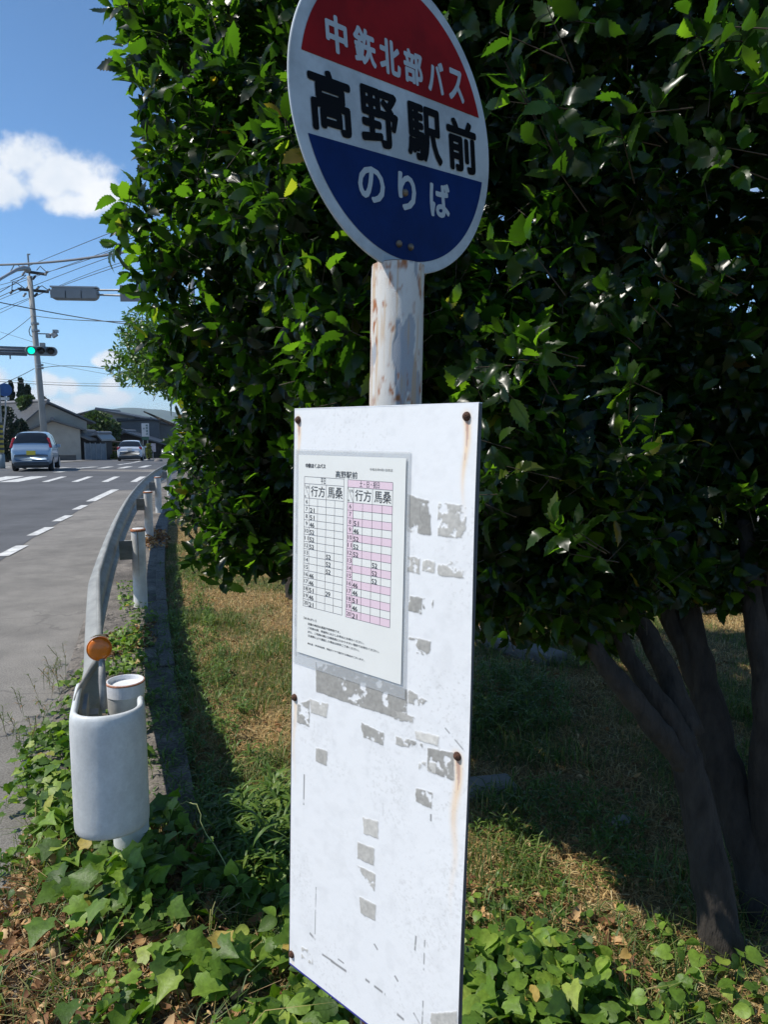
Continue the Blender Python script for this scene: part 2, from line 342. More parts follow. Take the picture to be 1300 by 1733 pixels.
# angles: facing camera is -Y (270 deg); right side (0..300)
ang=(np.degrees(TH)%360)
rightside=((ang>268)&(ang<360))|(ang<20)
edge=((ang>175)&(ang<222))
peel=np.clip((N3-.5)*9+np.where(rightside,.28,-.8),0,1)    # flaked outer coat
chip=(peel<.5)
coat=np.array([.62,.60,.56]); under=np.array([.34,.36,.39]); rust=np.array([.33,.115,.03]); ochre=np.array([.50,.33,.17])
Cc=np.where(chip[...,None],coat,under)
streak=vnoise(un*230,ZZ*14,71,3,1.)
rm=np.clip((N2-.60+np.where(edge,.10,0)+np.where(ZZ>ptop-.012,.16,0))*9,0,1)*np.clip((N1-.40)*5,0,1)
om=np.clip((streak-.6+np.where(edge,.13,-.02))*6,0,1)*.7
Cc=Cc*(1-om[...,None])+ochre*om[...,None]; Cc=Cc*(1-rm[...,None])+rust*rm[...,None]
Cc*= (1+.10*(vnoise(un*90,ZZ*40,88,4)-.5))[...,None]
rr=r0+np.where(chip,.0006,0)-rm*.0003+(N2-.5)*.0003
ax=np.stack([.01788+.0175*(ZZ-1.6),1.06431+.02*(ZZ-1.6),ZZ],-1)
Vp=ax+np.stack([rr*np.cos(TH),rr*np.sin(TH),0*TH],-1)
i=np.arange(nz_*na).reshape(nz_,na); fp=np.stack([i[:-1],np.roll(i,-1,1)[:-1],np.roll(i,-1,1)[1:],i[1:]],-1).reshape(-1,4)
po=mesh('pole',Vp.reshape(-1,3),fp,mat('flaking white paint',(.6,.6,.58),.5,attr='Col',bump=.25,bscale=900),smooth=True,color=Cc.reshape(-1,3)); setpar(po,sign)
MB().lathe([(r0+.0004,-.001),(r0-.0035,.0012),(r0-.0045,-.03)],poleaxis(ptop),48,(.0175,.02,1)).build('pole_rim',mat('rusty rim',(.30,.17,.09),.8,var=.5,vscale=120),sign)
# disc
SC=.915; dc=C0+(np.array([.02899322,1.17089116,1.98014262])-C0)*SC; DR=.225*SC; dk_=SC/.9
dx=np.array([.6994028,.71075011,.07529946]); dz=np.array([-.07042837,-.03630659,.9968559]); dn=unit(np.cross(dx,dz))
def discring(prof,name,m,parent,n=128,smooth=False):
    V=[];Fc=[]
    for i_,(r,h) in enumerate(prof):
        for k in range(n):
            a=2*math.pi*k/n; V.append(dc+r*(dx*math.cos(a)+dz*math.sin(a))+dn*h)
        if i_:
            for k in range(n): Fc.append(((i_-1)*n+k,(i_-1)*n+(k+1)%n,i_*n+(k+1)%n,i_*n+k))
    if prof[0][0]>1e-3: Fc.append(tuple(range(n))[::-1])
    if prof[-1][0]>1e-3: Fc.append(tuple(range((len(prof)-1)*n,len(prof)*n)))
    o=mesh(name,V,Fc,m,smooth=smooth); return setpar(o,parent)
M_enamel=mat('white enamel plate',(.45,.50,.53),.5,var=.06,vscale=9,spec=.3)
disc=discring([(DR-.002,-.003),(DR,-.0015),(DR,.0005),(DR-.001,.0015)],'sign_disc',M_enamel,sign)
ri=.1855*dk_; hb=.048*dk_
def cap(sign_,name,m):
    a0=math.asin(hb/ri); V=[];N=80
    for k in range(N+1):
        a=a0+(math.pi-2*a0)*k/N; V.append(dc+dx*ri*math.cos(a)+dz*sign_*ri*math.sin(a)+dn*.0021)
    o=mesh(name,V,[tuple(range(N+1))],m); return setpar(o,disc)
cap(1,'red_band',mat('red enamel',(.26,.006,.006),.55,var=.12,vscale=10,spec=.12)); cap(-1,'blue_band',mat('blue enamel',(.003,.020,.105),.55,var=.12,vscale=10,spec=.12))
tw=MB(); tb=MB()
k_=dk_
rows1=[('中',-.1369,-.0994),('鉃',-.0886,-.0475),('北',-.0407,.0008),('部',.0076,.0477),('バ',.0585,.0955),('ス',.1060,.1430)]
for ch,a,b in rows1: text(tw,ch,dc,dx,dz,dn,a*k_,b*k_,.0590*k_,.1045*k_,.0027,.036)
for ch,a,b,c,d in [('の',-.0987,-.0476,-.1155,-.0685),('り',-.0206,.0173,-.1165,-.0645),('ば',.047,.0945,-.1165,-.0655)]: text(tw,ch,dc,dx,dz,dn,a*k_,b*k_,c*k_,d*k_,.0027,.034)
for ch,a,b,c,d in [('高',-.1735,-.1010,-.0415,.0345),('野',-.0850,-.0112,-.0400,.0345),('駅',.006,.0825,-.0425,.0350),('前',.0955,.1685,-.0415,.0350)]: text(tb,ch,dc,dx,dz,dn,a*k_,b*k_,c*k_,d*k_,.0027,.033)
tw.build('white_lettering',mat('white sign paint',(.42,.47,.50),.5,spec=.3,var=.08,vscale=30),disc); tb.build('black_lettering',mat('black sign paint',(.004,.004,.005),.6,spec=.1),disc)
M_bolt=mat('weathered bolt',(.20,.16,.12),.6,metal=.6,var=.4,vscale=200)
for (a,b) in [(-.0071,-.0925),(-.0266,-.164),(-.0023,-.166)]:
    m_=MB(); m_.lathe([(0,.0052),(.003,.0048),(.0048,.003),(.0052,0)],dc+dx*a*k_+dz*b*k_+dn*.0022,14,dn); m_.build('bolt',M_bolt,disc,True)
mb=MB(); mb.box(poleaxis(ptop+.07)-dn*.016,(.05,.02,.26),dx,dn,dz); mb.build('mounting_bracket',mat('bracket steel',(.25,.24,.23),.6,metal=.4,var=.3,vscale=60),sign)
# board
BL,BR,BT,BBm=-.0134,.3185,.0668,-.8066
nu,nv=300,820
U,Vv=np.meshgrid(np.linspace(BL,BR,nu),np.linspace(BBm,BT,nv),indexing='ij')
base=np.array([.765,.772,.78]); Cb=np.ones((nu,nv,3))*base
d1=vnoise(U*60,Vv*60,101,5); d2=vnoise(U*300,Vv*300,111,3); d3=vnoise(U*12,Vv*9,121,3)
dirt=np.clip((d2-.62)*5,0,1)*np.clip((d3-.42)*4,0,1)*.30; Cb=Cb*(1-dirt[...,None])+np.array([.36,.35,.33])*dirt[...,None]
Cb*=(1-.07*np.clip((d1-.5)*3,0,1))[...,None]
# rust streaks below bolts
for (px,py,ln,s,st) in [(505,711,.085,.0045,.9),(791,705,.13,.0050,.95),(499,1180,.16,.0045,.5),(773,1280,.22,.0065,.75),(494,1614,.05,.004,.4)]:
    u0,v0=B(px,py); dy=v0-Vv; wv=s*(.5+.5*np.clip(1-dy/ln,0,1)); wig=.0025*np.sin(Vv*60)
    g=np.exp(-((U-u0-wig)/wv)**2)*np.where(dy>0,np.clip(1-dy/ln,0,1)**1.3,np.exp(-(dy/.006)**2))*st*(.65+.6*vnoise(U*500,Vv*16,141,3))
    g=np.clip(g,0,1)[...,None]; rc=np.where(g>.55,np.array([.42,.15,.025]),np.array([.80,.47,.14])); Cb=Cb*(1-g)+rc*g
# tape residue, torn stickers: polygons in the board's own plane with ragged edges
REL=np.zeros_like(U)
def residue(quad,tone,hole,seed,grain=160,blur=.0012):
    global Cb
    q=np.array([B(*p) for p in quad]); ins=np.ones_like(U)*9
    cen=q.mean(0)
    for i_ in range(len(q)):
        a=q[i_]; b=q[(i_+1)%len(q)]; d=(b-a)/np.linalg.norm(b-a); nn=np.array([-d[1],d[0]])
        if (cen-a)@nn<0: nn=-nn
        ins=np.minimum(ins,(U-a[0])*nn[0]+(Vv-a[1])*nn[1])
    rag=(vnoise(U*grain,Vv*grain,seed,4)-.5)
    ins=ins+rag*.003
    h=vnoise(U*grain*.55,Vv*grain*.55,seed+7,5)
    a_=np.clip(ins/blur,0,1)*np.clip((h-hole)*14,0,1)
    tn=tone*(.78+.45*vnoise(U*grain*1.6,Vv*grain*1.6,seed+3,3)); rim=np.clip(1-abs(ins)/.0015,0,1)*np.clip((h-hole)*14,0,1)
    tn=tn*(1-.35*rim); c=np.stack([tn*1.03,tn*1.0,tn*.93],-1)
    Cb=Cb*(1-a_[...,None])+c*a_[...,None]; REL[:]=np.maximum(REL,a_*(.00025+.0005*h))
t1=.30
for q,tn,h,s in [
 ([(690,836),(727,846),(729,906),(688,902)],.33,.30,200),([(710,845),(731,850),(731,906),(711,903)],.30,.36,201),([(742,850),(792,854),(790,913),(741,908)],.44,.43,202),
 ([(690,940),(712,943),(711,972),(688,968)],.42,.38,203),([(716,946),(738,949),(736,970),(714,966)],.5,.47,204),([(740,946),(792,950),(789,980),(742,974)],.46,.44,205),
 ([(692,1006),(716,1012),(714,1040),(691,1034)],.33,.34,206),([(716,1012),(735,1015),(733,1033),(716,1030)],.30,.42,207),
 ([(690,1076),(730,1085),(728,1112),(689,1102)],.36,.42,208),
 ([(534,1120),(580,1128),(690,1165),(690,1222),(560,1180),(535,1170)],.31,.33,209),([(690,1165),(724,1186),(712,1196),(690,1190)],.38,.42,210),([(640,1190),(700,1212),(716,1234),(660,1214)],.4,.46,211),
 ([(503,1190),(525,1184),(524,1230),(502,1222)],.36,.38,212),([(524,1182),(556,1190),(554,1216),(526,1206)],.5,.25,213),
 ([(534,1264),(555,1270),(554,1297),(534,1288)],.38,.10,214),
 ([(612,1222),(651,1240),(650,1262),(611,1246)],.34,.36,215),([(670,1245),(700,1250),(692,1266),(670,1260)],.42,.46,216),([(702,1236),(743,1246),(741,1264),(703,1252)],.60,.12,217),
 ([(722,1264),(768,1274),(768,1322),(722,1305)],.31,.28,218),([(690,1250),(716,1258),(716,1268),(690,1262)],.32,.38,219),([(708,1286),(738,1292),(738,1312),(708,1302)],.5,.42,220),
 ([(703,1332),(732,1340),(731,1370),(703,1356)],.34,.25,221),
 ([(614,1382),(641,1388),(641,1420),(615,1410)],.52,.08,222),([(605,1423),(634,1434),(634,1466),(605,1452)],.44,.05,223),([(603,1462),(637,1478),(634,1508),(620,1490)],.44,.36,224),([(608,1516),(637,1530),(636,1559),(610,1545)],.44,.08,225),
 ([(730,1712),(776,1708),(776,1745),(728,1745)],.46,.25,226),([(510,1600),(530,1610),(530,1632),(510,1622)],.5,.46,227)]:
    residue(q,tn,h,s)
# fine scratches
rs=np.random.default_rng(5)
def scratch(a,b,wd,tone=.2,dash=.45):
    global Cb
    a=np.array(B(*a));b=np.array(B(*b)); L_=np.linalg.norm(b-a); d=(b-a)/L_; t=(U-a[0])*d[0]+(Vv-a[1])*d[1]; e=abs((U-a[0])*-d[1]+(Vv-a[1])*d[0])
    k=np.clip(1.4-e/wd,0,1)*((t>0)&(t<L_))*np.clip((vnoise(t*70,e*0+L_*99,160,3)-dash)*12,0,1)
    Cb=Cb*(1-k[...,None])+tone*k[...,None]
for a,b,wd in [((545,1614),(566,1628),.0016),((572,1622),(588,1634),.0012),((618,1656),(652,1682),.0018),((700,1712),(712,1733),.0014),((705,1582),(703,1608),.0014),((720,1590),(718,1640),.0009),((717,1692),(715,1733),.001),((535,1500),(533,1580),.0008),((524,1578),(534,1590),.002),((633,1596),(640,1608),.0014),((668,1650),(674,1660),.0016),((515,1310),(514,1362),.0014),((752,1232),(785,1272),.0009),((502,850),(502,940),.001),((729,1378),(729,1390),.0014),((560,1625),(596,1650),.002),((488,1340),(488,1360),.001),((672,1715),(690,1730),.002),((500,1040),(501,1110),.0009)]:
    scratch(a,b,wd,.24,.3)
# grimy rubbed area in the middle
gm=np.clip((vnoise(U*260,Vv*260,171,4)-.55)*6,0,1)*np.clip((vnoise(U*16,Vv*11,181,3)-.40)*5,0,1)*np.exp(-((Vv+.5)/.2)**2)*.30; Cb=Cb*(1-gm[...,None])+np.array([.42,.42,.40])*gm[...,None]
bulge=lambda u,v: .0022*np.sin((v-BBm)/(BT-BBm)*9)*np.clip((u-.2)/.12,0,1)
H=bulge(U,Vv)+REL
Vb=O+U[...,None]*bx+Vv[...,None]*bz+H[...,None]*bn
brd=mesh('notice_board',Vb.reshape(-1,3),grid_faces(nu,nv),mat('weathered white sheet',(.7,.7,.7),.42,attr='Col',bump=.05,bscale=60),smooth=True,color=Cb.reshape(-1,3)); setpar(brd,sign)
def bp(u,v,h=0): return O+bx*u+bz*v+bn*h
eb=MB(); n_=40
vsn=np.linspace(BBm,BT,n_)
V=[];Fc=[]
for k,v in enumerate(vsn):
    h=float(bulge(BR,v)); V+=[bp(BR+.0002,v,h),bp(BR+.0012,v,-.004),bp(BR-.002,v,-.0075)]
    if k: 
        a=3*(k-1);b=3*k; Fc+=[(a,b,b+1,a+1),(a+1,b+1,b+2,a+2)]
eb.add(V,Fc)
eb.box(bp((BL+BR)/2,(BT+BBm)/2,-.0055),(BR-BL-.001,.003,BT-BBm-.001),bx,bn,bz)
for (u0,v0,w_,h_) in [(BL-.0006,(BT+BBm)/2,.001,BT-BBm)]: eb.box(bp(u0,v0,-.0032),(w_,.007,h_),bx,bn,bz)
eb.build('board_back',mat('board edge',(.07,.08,.09),.6),brd)
e2=MB(); e2.box(bp((BL+BR)/2,BT+.0006,-.0032),(BR-BL,.007,.0013),bx,bn,bz); e2.build('board_top_edge',mat('white edge',(.72,.74,.76),.5,var=.1,vscale=90),brd)
e3=MB(); e3.box(bp((BL+BR)/2,BBm-.0012,-.0035),(BR-BL,.008,.0024),bx,bn,bz); e3.build('board_bottom_edge',mat('blue edge',(.03,.03,.22),.5),brd)
for z_ in (1.40,.85):
    c=bp(.14,z_-1.469,-.03); m_=MB(); m_.box(c,(.12,.045,.035),bx,bn,bz); m_.lathe([(r0+.001,-.018),(r0+.005,-.018),(r0+.005,.018),(r0+.001,.018)],poleaxis(z_),32); m_.build('clamp',M_bolt,sign)
M_rb=mat('rusty bolt',(.085,.035,.018),.85,var=.5,vscale=260,bump=.6,bscale=500)
for px,py in [(505,711),(791,705),(499,1180),(773,1280),(494,1614)]:
    u0,v0=B(px,py); h=float(bulge(u0,v0)); m_=MB(); m_.lathe([(0,.0052),(.0025,.0048),(.0045,.0028),(.0056,.0009),(.0058,0)],bp(u0,v0,h+.0002),14,bn)
    o=m_.build('bolt',M_rb,brd,True)
# timetable in its clear pouch
def quadmesh(mb,u0,u1,v0,v1,h): mb.add([bp(u0,v0,h),bp(u1,v0,h),bp(u1,v1,h),bp(u0,v1,h)],[(0,1,2,3)])
po_=MB(); po_.box(bp(.1035,-.1535,.0016),(.2265,.0006,.3235),bx,bn,bz)
M_pouch=mat('laminate film',(.58,.61,.63),.2,spec=.5,alpha=.28,coat=.3)
tt=thing('timetable',bp(0,0),None,None); setpar(tt,sign); 
bpy.data.objects.remove(tt)
pouch=po_.build('timetable',M_pouch,sign); tag(pouch,'laminated paper timetable taped to the white board')
bevel(pouch,.0004,1)
pp_=MB(); pp_.add([bp(0,0,.0026),bp(.21,0,.0026),bp(.21,-.297,.0026),bp(0,-.297,.0026)],[(0,3,2,1)])
pp_.build('paper_sheet',mat('timetable paper',(.73,.735,.705),.4,var=.03,vscale=12,coat=.25),pouch)
def z1(x,y): return B(490+x/5.652,750+y/5.652)
def z2(x,y): return B(490+x/5.652,1000+y/5.652)
gl=MB(); pk=MB(); bk=MB(); nm=MB()
def grid_table(TLc,TRc,BLc,pink):
    u0,u1=TLc[0],TRc[0]; v1,v0=TLc[1],BLc[1]; w_=u1-u0; hrow=(v1-v0)/17.9
    vs=[v1,v1-.95*hrow,v1-2.9*hrow]; vs+=[vs[2]-(vs[2]-v0)*k/15 for k in range(1,16)]
    uc=[u0,u0+w_*.135,u0+w_*.351,u0+w_*.567,u0+w_*.783,u1]; lw=.00022
    if pink:
        pk.add([bp(u0,vs[0],.0027),bp(u1,vs[0],.0027),bp(u1,vs[1],.0027),bp(u0,vs[1],.0027)],[(0,3,2,1)])
        quadmesh(pk,u0,uc[1],v0,vs[2],.0027)
        for k in range(0,15,2): quadmesh(pk,uc[1]+.0002,u1,vs[3+k],vs[2+k],.0027)
    for v in vs: quadmesh(gl,u0,u1,v-lw,v+lw,.0029)
    for i_,uu in enumerate(uc):
        top=vs[0] if i_ in(0,5) else (vs[1] if i_ in(1,3) else vs[2])
        quadmesh(gl,uu-lw,uu+lw,v0,top,.0029)
    a=bp(uc[0],vs[1],.0029);b=bp(uc[1],vs[2],.0029); d=unit(b-a); s=np.cross(bn,d)*lw; gl.add([a-s,b-s,b+s,a+s],[(0,1,2,3)])
    hh=vs[2]-vs[3]
    for k in range(15):
        s_=str(6+k); c=(uc[0]+uc[1])/2; wd=.0066 if len(s_)==2 else .0033; vc=(vs[2+k]+vs[3+k])/2
        text(nm,s_,O,bx,bz,bn,c-wd/2*1.15,c+wd/2*1.15,vc-.0029,vc+.0029,.0029)
    return uc,vs
def fill(uc,vs,h,c,s_):
    k=h-6; uu=uc[1] if c==0 else uc[3]; text(nm,s_,O,bx,bz,bn,uu+.0014,uu+.0112,vs[3+k]+.0006,vs[3+k]+.0074,.0029,.012)
uc,vs=grid_table(z1(157,318),z1(535,345),z2(133,133),False)
for h,c,s_ in [(7,0,'21'),(8,0,'51'),(9,0,'46'),(10,0,'52'),(11,0,'52'),(12,0,'52'),(13,1,'52'),(14,1,'52'),(15,1,'52'),(16,0,'46'),(17,0,'46'),(18,0,'51'),(18,1,'29'),(19,0,'46'),(20,0,'21')]: fill(uc,vs,h,c,s_)
uc2,vs2=grid_table(z1(572,348),z1(1003,375),z2(540,240),True)
for h,c,s_ in [(8,0,'51'),(9,0,'46'),(10,0,'52'),(11,0,'52'),(12,0,'52'),(13,1,'52'),(14,1,'52'),(15,1,'52'),(16,0,'46'),(17,0,'46'),(18,0,'51'),(19,0,'46'),(20,0,'21')]: fill(uc2,vs2,h,c,s_)
def txt2(mb,s_,u0,u1,v0,v1,b_=0): text(mb,s_,O,bx,bz,bn,u0,u1,v0,v1,.0029,b_)
for (c,v) in ((uc,vs),(uc2,vs2)):
    a=v[1]-v[2]
    for s_,x0,x1 in (('行方',c[1],c[3]),('馬桑',c[3],c[5])): txt2(bk,s_,x0+.0035,x1-.0025,v[2]+a*.14,v[1]-a*.12,.004)
txt2(bk,'平日',(uc[0]+uc[5])/2-.006,(uc[0]+uc[5])/2+.004,vs[1]+.0008,vs[0]-.0006); txt2(bk,'土・日・祝日',(uc2[0]+uc2[5])/2-.019,(uc2[0]+uc2[5])/2+.018,vs2[1]+.0008,vs2[0]-.0006)
for c,v in((uc,vs),(uc2,vs2)): txt2(nm,'行先',c[0]+.0035,c[1]-.0008,v[1]-.007,v[1]-.003); txt2(nm,'時',c[0]+.0006,c[0]+.0035,v[2]+.001,v[2]+.004)
a=z1(262,218); txt2(bk,'中鉃ほくぶバス',a[0]-.0215,a[0]+.0215,a[1]-.0034,a[1]+.0034,.03)
a=z1(890,256); txt2(bk,'令和元年9月1日改正',a[0]-.021,a[0]+.021,a[1]-.0018,a[1]+.0018)
a=z1(557,302); txt2(bk,'高野駅前',a[0]-.0215,a[0]+.0215,a[1]-.0048,a[1]+.0048,.006)
lines=[('［おねがい］',(150,235),(268,285)),('記載の時刻は通過予定時刻です。',(190,292),(497,398)),('ご利用の際、停留所には少しお早めにお待ちください。',(190,330),(725,500)),('また、ご利用の際には乗務員にわかりやすい場所でお待ちください。',(190,368),(870,585)),('交通等により遅延した場合は何卒ご了承ください。',(190,405),(678,568)),('●お盆・年末年始等、特別ダイヤで運行する場合がございます。',(188,480),(728,655))]
for s_,a,b in lines:
    a=z2(*a);b=z2(*b); vc=(a[1]+b[1])/2 ; hh=.0036 if '●' not in s_ else .0031; txt2(bk,s_,a[0],b[0],a[1]-.0008-hh,a[1]-.0008,.008)
gl.build('table_grid',mat('grid ink',(.12,.10,.11),.6),pouch); pk.build('pink_cells',mat('pink print',(.72,.56,.63),.4),pouch)
bk.build('black_print',mat('print ink',(.06,.06,.062),.6),pouch); nm.build('printed_numbers',mat('number ink',(.035,.035,.04),.6),pouch)

# ---------------------------------------------------------------- guardrail
rail=thing('guardrail',railp(np.array([2.27]),0)[0],'white guardrail curving along the road beside the bush, rounded end nearest','guardrail')
M_rail=mat('rail white paint',(.60,.62,.62),.45,var=.22,vscale=5,bump=.12,bscale=30,stretch=(1,1,.5))
speckle(M_rail,140,.035)
M_railback=mat('shaded grimy rail paint',(.25,.25,.235),.6,var=.3,vscale=5,bump=.2,bscale=60,stretch=(1,1,3))  # darker than the rail white: inner side's shade painted in, along with grime
prof=[(-.085,.352),(-.083,.372),(-.10,.382),(-.145,.405),(-.150,.425),(-.145,.448),(-.088,.478),(-.080,.50),(-.080,.55),(-.088,.572),(-.145,.602),(-.150,.625),(-.145,.648),(-.10,.668),(-.083,.68),(-.081,.70),(-.095,.706),(-.10,.70)]
yy=np.concatenate([np.linspace(2.12,16,170),np.linspace(16.3,70,60)])
bl_=np.clip((yy-2.10)/.55,0,1); bl_=bl_*bl_*(3-2*bl_)
A=np.array([railp(yy,(-.180+(i_%2)*.001)*(1-bl_)+(l-.032-.075*np.clip((yy-2.6)/1.5,0,1))*bl_,z) for i_,(l,z) in enumerate(prof)]); A[...,2]+=zg(A[...,1])
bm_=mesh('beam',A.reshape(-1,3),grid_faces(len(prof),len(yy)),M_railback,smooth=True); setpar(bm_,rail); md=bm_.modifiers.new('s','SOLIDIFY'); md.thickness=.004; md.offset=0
# rounded end sleeve
T0=unit(railp(np.array([2.6]),0)[0]-railp(np.array([1.9]),0)[0]); N0=np.array([T0[1],-T0[0],0]) # N0 towards verge
E0=railp(np.array([2.04]),-.028)[0]
def rl(a,s,z): return E0+N0*a+T0*s+np.array([0,0,z])
RW=.104; cx=-.055
path=[(cx-RW,.24),(cx-RW,.16),(cx-RW,.08),(cx-RW,.0)]
for k in range(1,24):
    a=math.pi+math.pi*k/24; path.append((cx+RW*math.cos(a),RW*.85*math.sin(a)))
path+=[(cx+RW,0),(cx+RW,.03),(cx+RW,.055)]
zp=[.335,.338,.345,.36,.40,.46,.52,.58,.64,.672,.690,.699,.702,.699,.690]; off=[.012,.004,.001,0,0,0,0,0,0,-.001,-.003,-.007,-.012,-.017,-.020]
V=[];
for i_,(a,s) in enumerate(path):
    p=np.array(path[max(i_-1,0)]);q=np.array(path[min(i_+1,len(path)-1)]); d=(q-p)/np.linalg.norm(q-p); inn=np.array([-d[1],d[0]])
    # inward = towards the enclosed side
    c=np.array([cx,.1])-np.array([a,s]); 
    if inn@c<0: inn=-inn
    for z,of in zip(zp,off):
        zz_=z
        if i_>=len(path)-2: zz_=z-(.0)
        V.append(rl(a+inn[0]*of*(1 if of<0 else 1)*-1 if of<0 else a+inn[0]*of, s+inn[1]*(-of if of<0 else of), zz_))
sl=mesh('end_sleeve',V,grid_faces(len(path),len(zp)),M_rail,smooth=True); setpar(sl,rail); md=sl.modifiers.new('s','SOLIDIFY'); md.thickness=.0045; md.offset=0
M_cap=mat('rusty cap edge',(.32,.12,.05),.85,var=.5,vscale=70)
M_post=mat('post white paint',(.64,.64,.62),.5,var=.13,vscale=9,bump=.1,bscale=50)
def post(y,ring=False,lat=0):
    c=railp(np.array([y]),lat)[0]; c[2]=float(zg(y)); r=.0572
    m_=MB()
    if ring: 
        m_.lathe([(r,-.05),(r,.640),(r+.0008,.642),(r+.0008,.655)],c,40); o=m_.build('post',M_post,rail,True)
        q=MB(); q.lathe([(r+.002,.650),(r+.004,.653),(r+.004,.694),(r+.002,.698),(r-.003,.698),(r-.004,.694),(r-.004,.682),(0,.681)],c,40); setpar(q.build('post_cap',mat('chipped white cap',(.72,.73,.74),.45,var=.1,vscale=80)),o)
        q=MB(); q.lathe([(r+.0005,.6985),(r+.0045,.6965),(r+.0046,.692)],c,40); setpar(q.build('rusty_rim',mat('rim rust',(.38,.17,.10),.8,var=.6,vscale=120)),o)
    else:
        m_.lathe([(r,-.05),(r,.688)],c,40); o=m_.build('post',M_post,rail,True)
        q=MB(); q.lathe([(r+.001,.680),(r+.006,.683),(r+.006,.692),(r+.003,.698),(r-.004,.701),(r-.012,.702)],c,40); setpar(q.build('rusty_rim',M_cap),o)
        q=MB(); q.lathe([(r-.009,.7005),(r-.012,.7045),(0,.706)],c,40); setpar(q.build('post_cap',mat('white post cap',(.7,.7,.68),.5,var=.2,vscale=60)),o)
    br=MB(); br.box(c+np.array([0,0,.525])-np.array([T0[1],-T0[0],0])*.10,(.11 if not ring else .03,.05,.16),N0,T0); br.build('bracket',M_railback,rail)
    return o
p3=None
for y,rg in [(2.262,True),(5.95,False),(9.83,False),(13.2,False),(16.9,False),(20.8,False),(24.8,False),(28.8,False),(33,False),(37,False)]: post(y,rg,-.035 if rg else 0)
# rust run on the second post
c=railp(np.array([5.95]),0)[0]; st=MB()
a0=math.radians(285)
for k in range(24):
    z=.68-.38*k/23; wd=.0035*(1-k/26); 
    for s in (-1,1):
        a=a0+s*wd/.0572; st.V.append(tuple(c+np.array([.0576*math.cos(a),.0576*math.sin(a),z])))
st.F=[(2*k,2*k+1,2*k+3,2*k+2) for k in range(23)]
st.build('rust_run',mat('rust run',(.40,.24,.14),.8,var=.4,vscale=40),rail)
# delineator
ref=P(168,1098,2.13); st=MB(); st.tube([P(176,1200,2.10),P(173,1150,2.12),ref+np.array([.004,.006,-.03])],[.011,.011,.009],12); 
stem=st.build('reflector_stem',mat('stem grey',(.30,.29,.27),.6,var=.3,vscale=40),rail,True)
fn=unit(C0-ref); fn=unit(fn*np.array([1,1,.4]))
q=MB(); q.lathe([(0,.0045),(.02,.0040),(.031,.002),(.0335,-.001),(.0345,-.004)],ref,36,fn); lens=q.build('reflector_lens',mat('amber lens',(.75,.19,.008),.22,coat=.4,var=.12,vscale=60,transl=.15,tcol=(1.3,1,.6)),rail,True)
q=MB(); q.lathe([(.0345,-.004),(.0368,-.002),(.0372,-.008),(.034,-.014),(0,-.015)],ref,36,fn); q.build('reflector_housing',mat('orange housing',(.70,.18,.02),.5),rail,True)
q=MB(); q.add([ref+np.array(v) for v in [(-.028,-.004,.034),(-.005,-.012,.047),(.012,-.004,.049),(.022,.004,.040),(.010,.012,.036),(-.010,.010,.038)]],[(0,1,2,3,4,5)]); dl=q.build('fallen_leaf',mat('pale dry leaf',(.55,.47,.30),.8),None); tag(dl,'small pale dry leaf lying on the orange reflector','leaf')
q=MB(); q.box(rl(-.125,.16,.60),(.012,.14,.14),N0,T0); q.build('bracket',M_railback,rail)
for z_ in(.44,.61):
    q=MB(); q.lathe([(0,.012),(.012,.012),(.014,0)],rl(-.078,.16,z_),8,N0); q.build('bolt',M_bolt,rail)

# ---------------------------------------------------------------- leaves
def leaf_template(teeth=True,width=.44,bend=.18,fold=.25,nst=6,seed=0,heart=False):
    r=np.random.default_rng(seed); V=[];Fc=[]; n=nst; T=np.linspace(0,1,n+1)
    wd=lambda t: width*.5*(np.clip(t,0,1)**.62*(1-np.clip(t,0,1))**.72)/.475
    def pt(x,t): return (x,t,-bend*(t-.35)**2*1.3+fold*abs(x)-.9*x*x+.012*math.sin(9*t+40*x+seed))
    V+=[pt(0,t) for t in T]
    for s in(-1,1):
        b=len(V); e=[0]+[b+k for k in range(n-1)]+[n]
        for t in T[1:-1]: V.append(pt(s*wd(t)*(.92 if teeth else 1),t))
        tri=[]
        for k in range(n):
            if k==0: tri.append((0,e[1],1))
            elif k==n-1: tri.append((k,e[k],n))
            else: tri+=[(k,e[k],e[k+1]),(k,e[k+1],k+1)]
        if teeth:
            for k in range(n):
                t=T[k]+(T[1])*.62; w_=wd(t)*.95+.034+.016*r.random()
                if k==0 or k==n-1: continue
                q=pt(s*w_,min(t+.03,.985)); V.append((q[0],q[1],q[2]+.05*(r.random()-.35)))
                tri.append((e[k],len(V)-1,e[k+1]))
        Fc+=[f if s>0 else f[::-1] for f in tri]
    if teeth: V[n]=(0,1.06,V[n][2]-.01)
    return np.array(V,float),np.array(Fc,int)
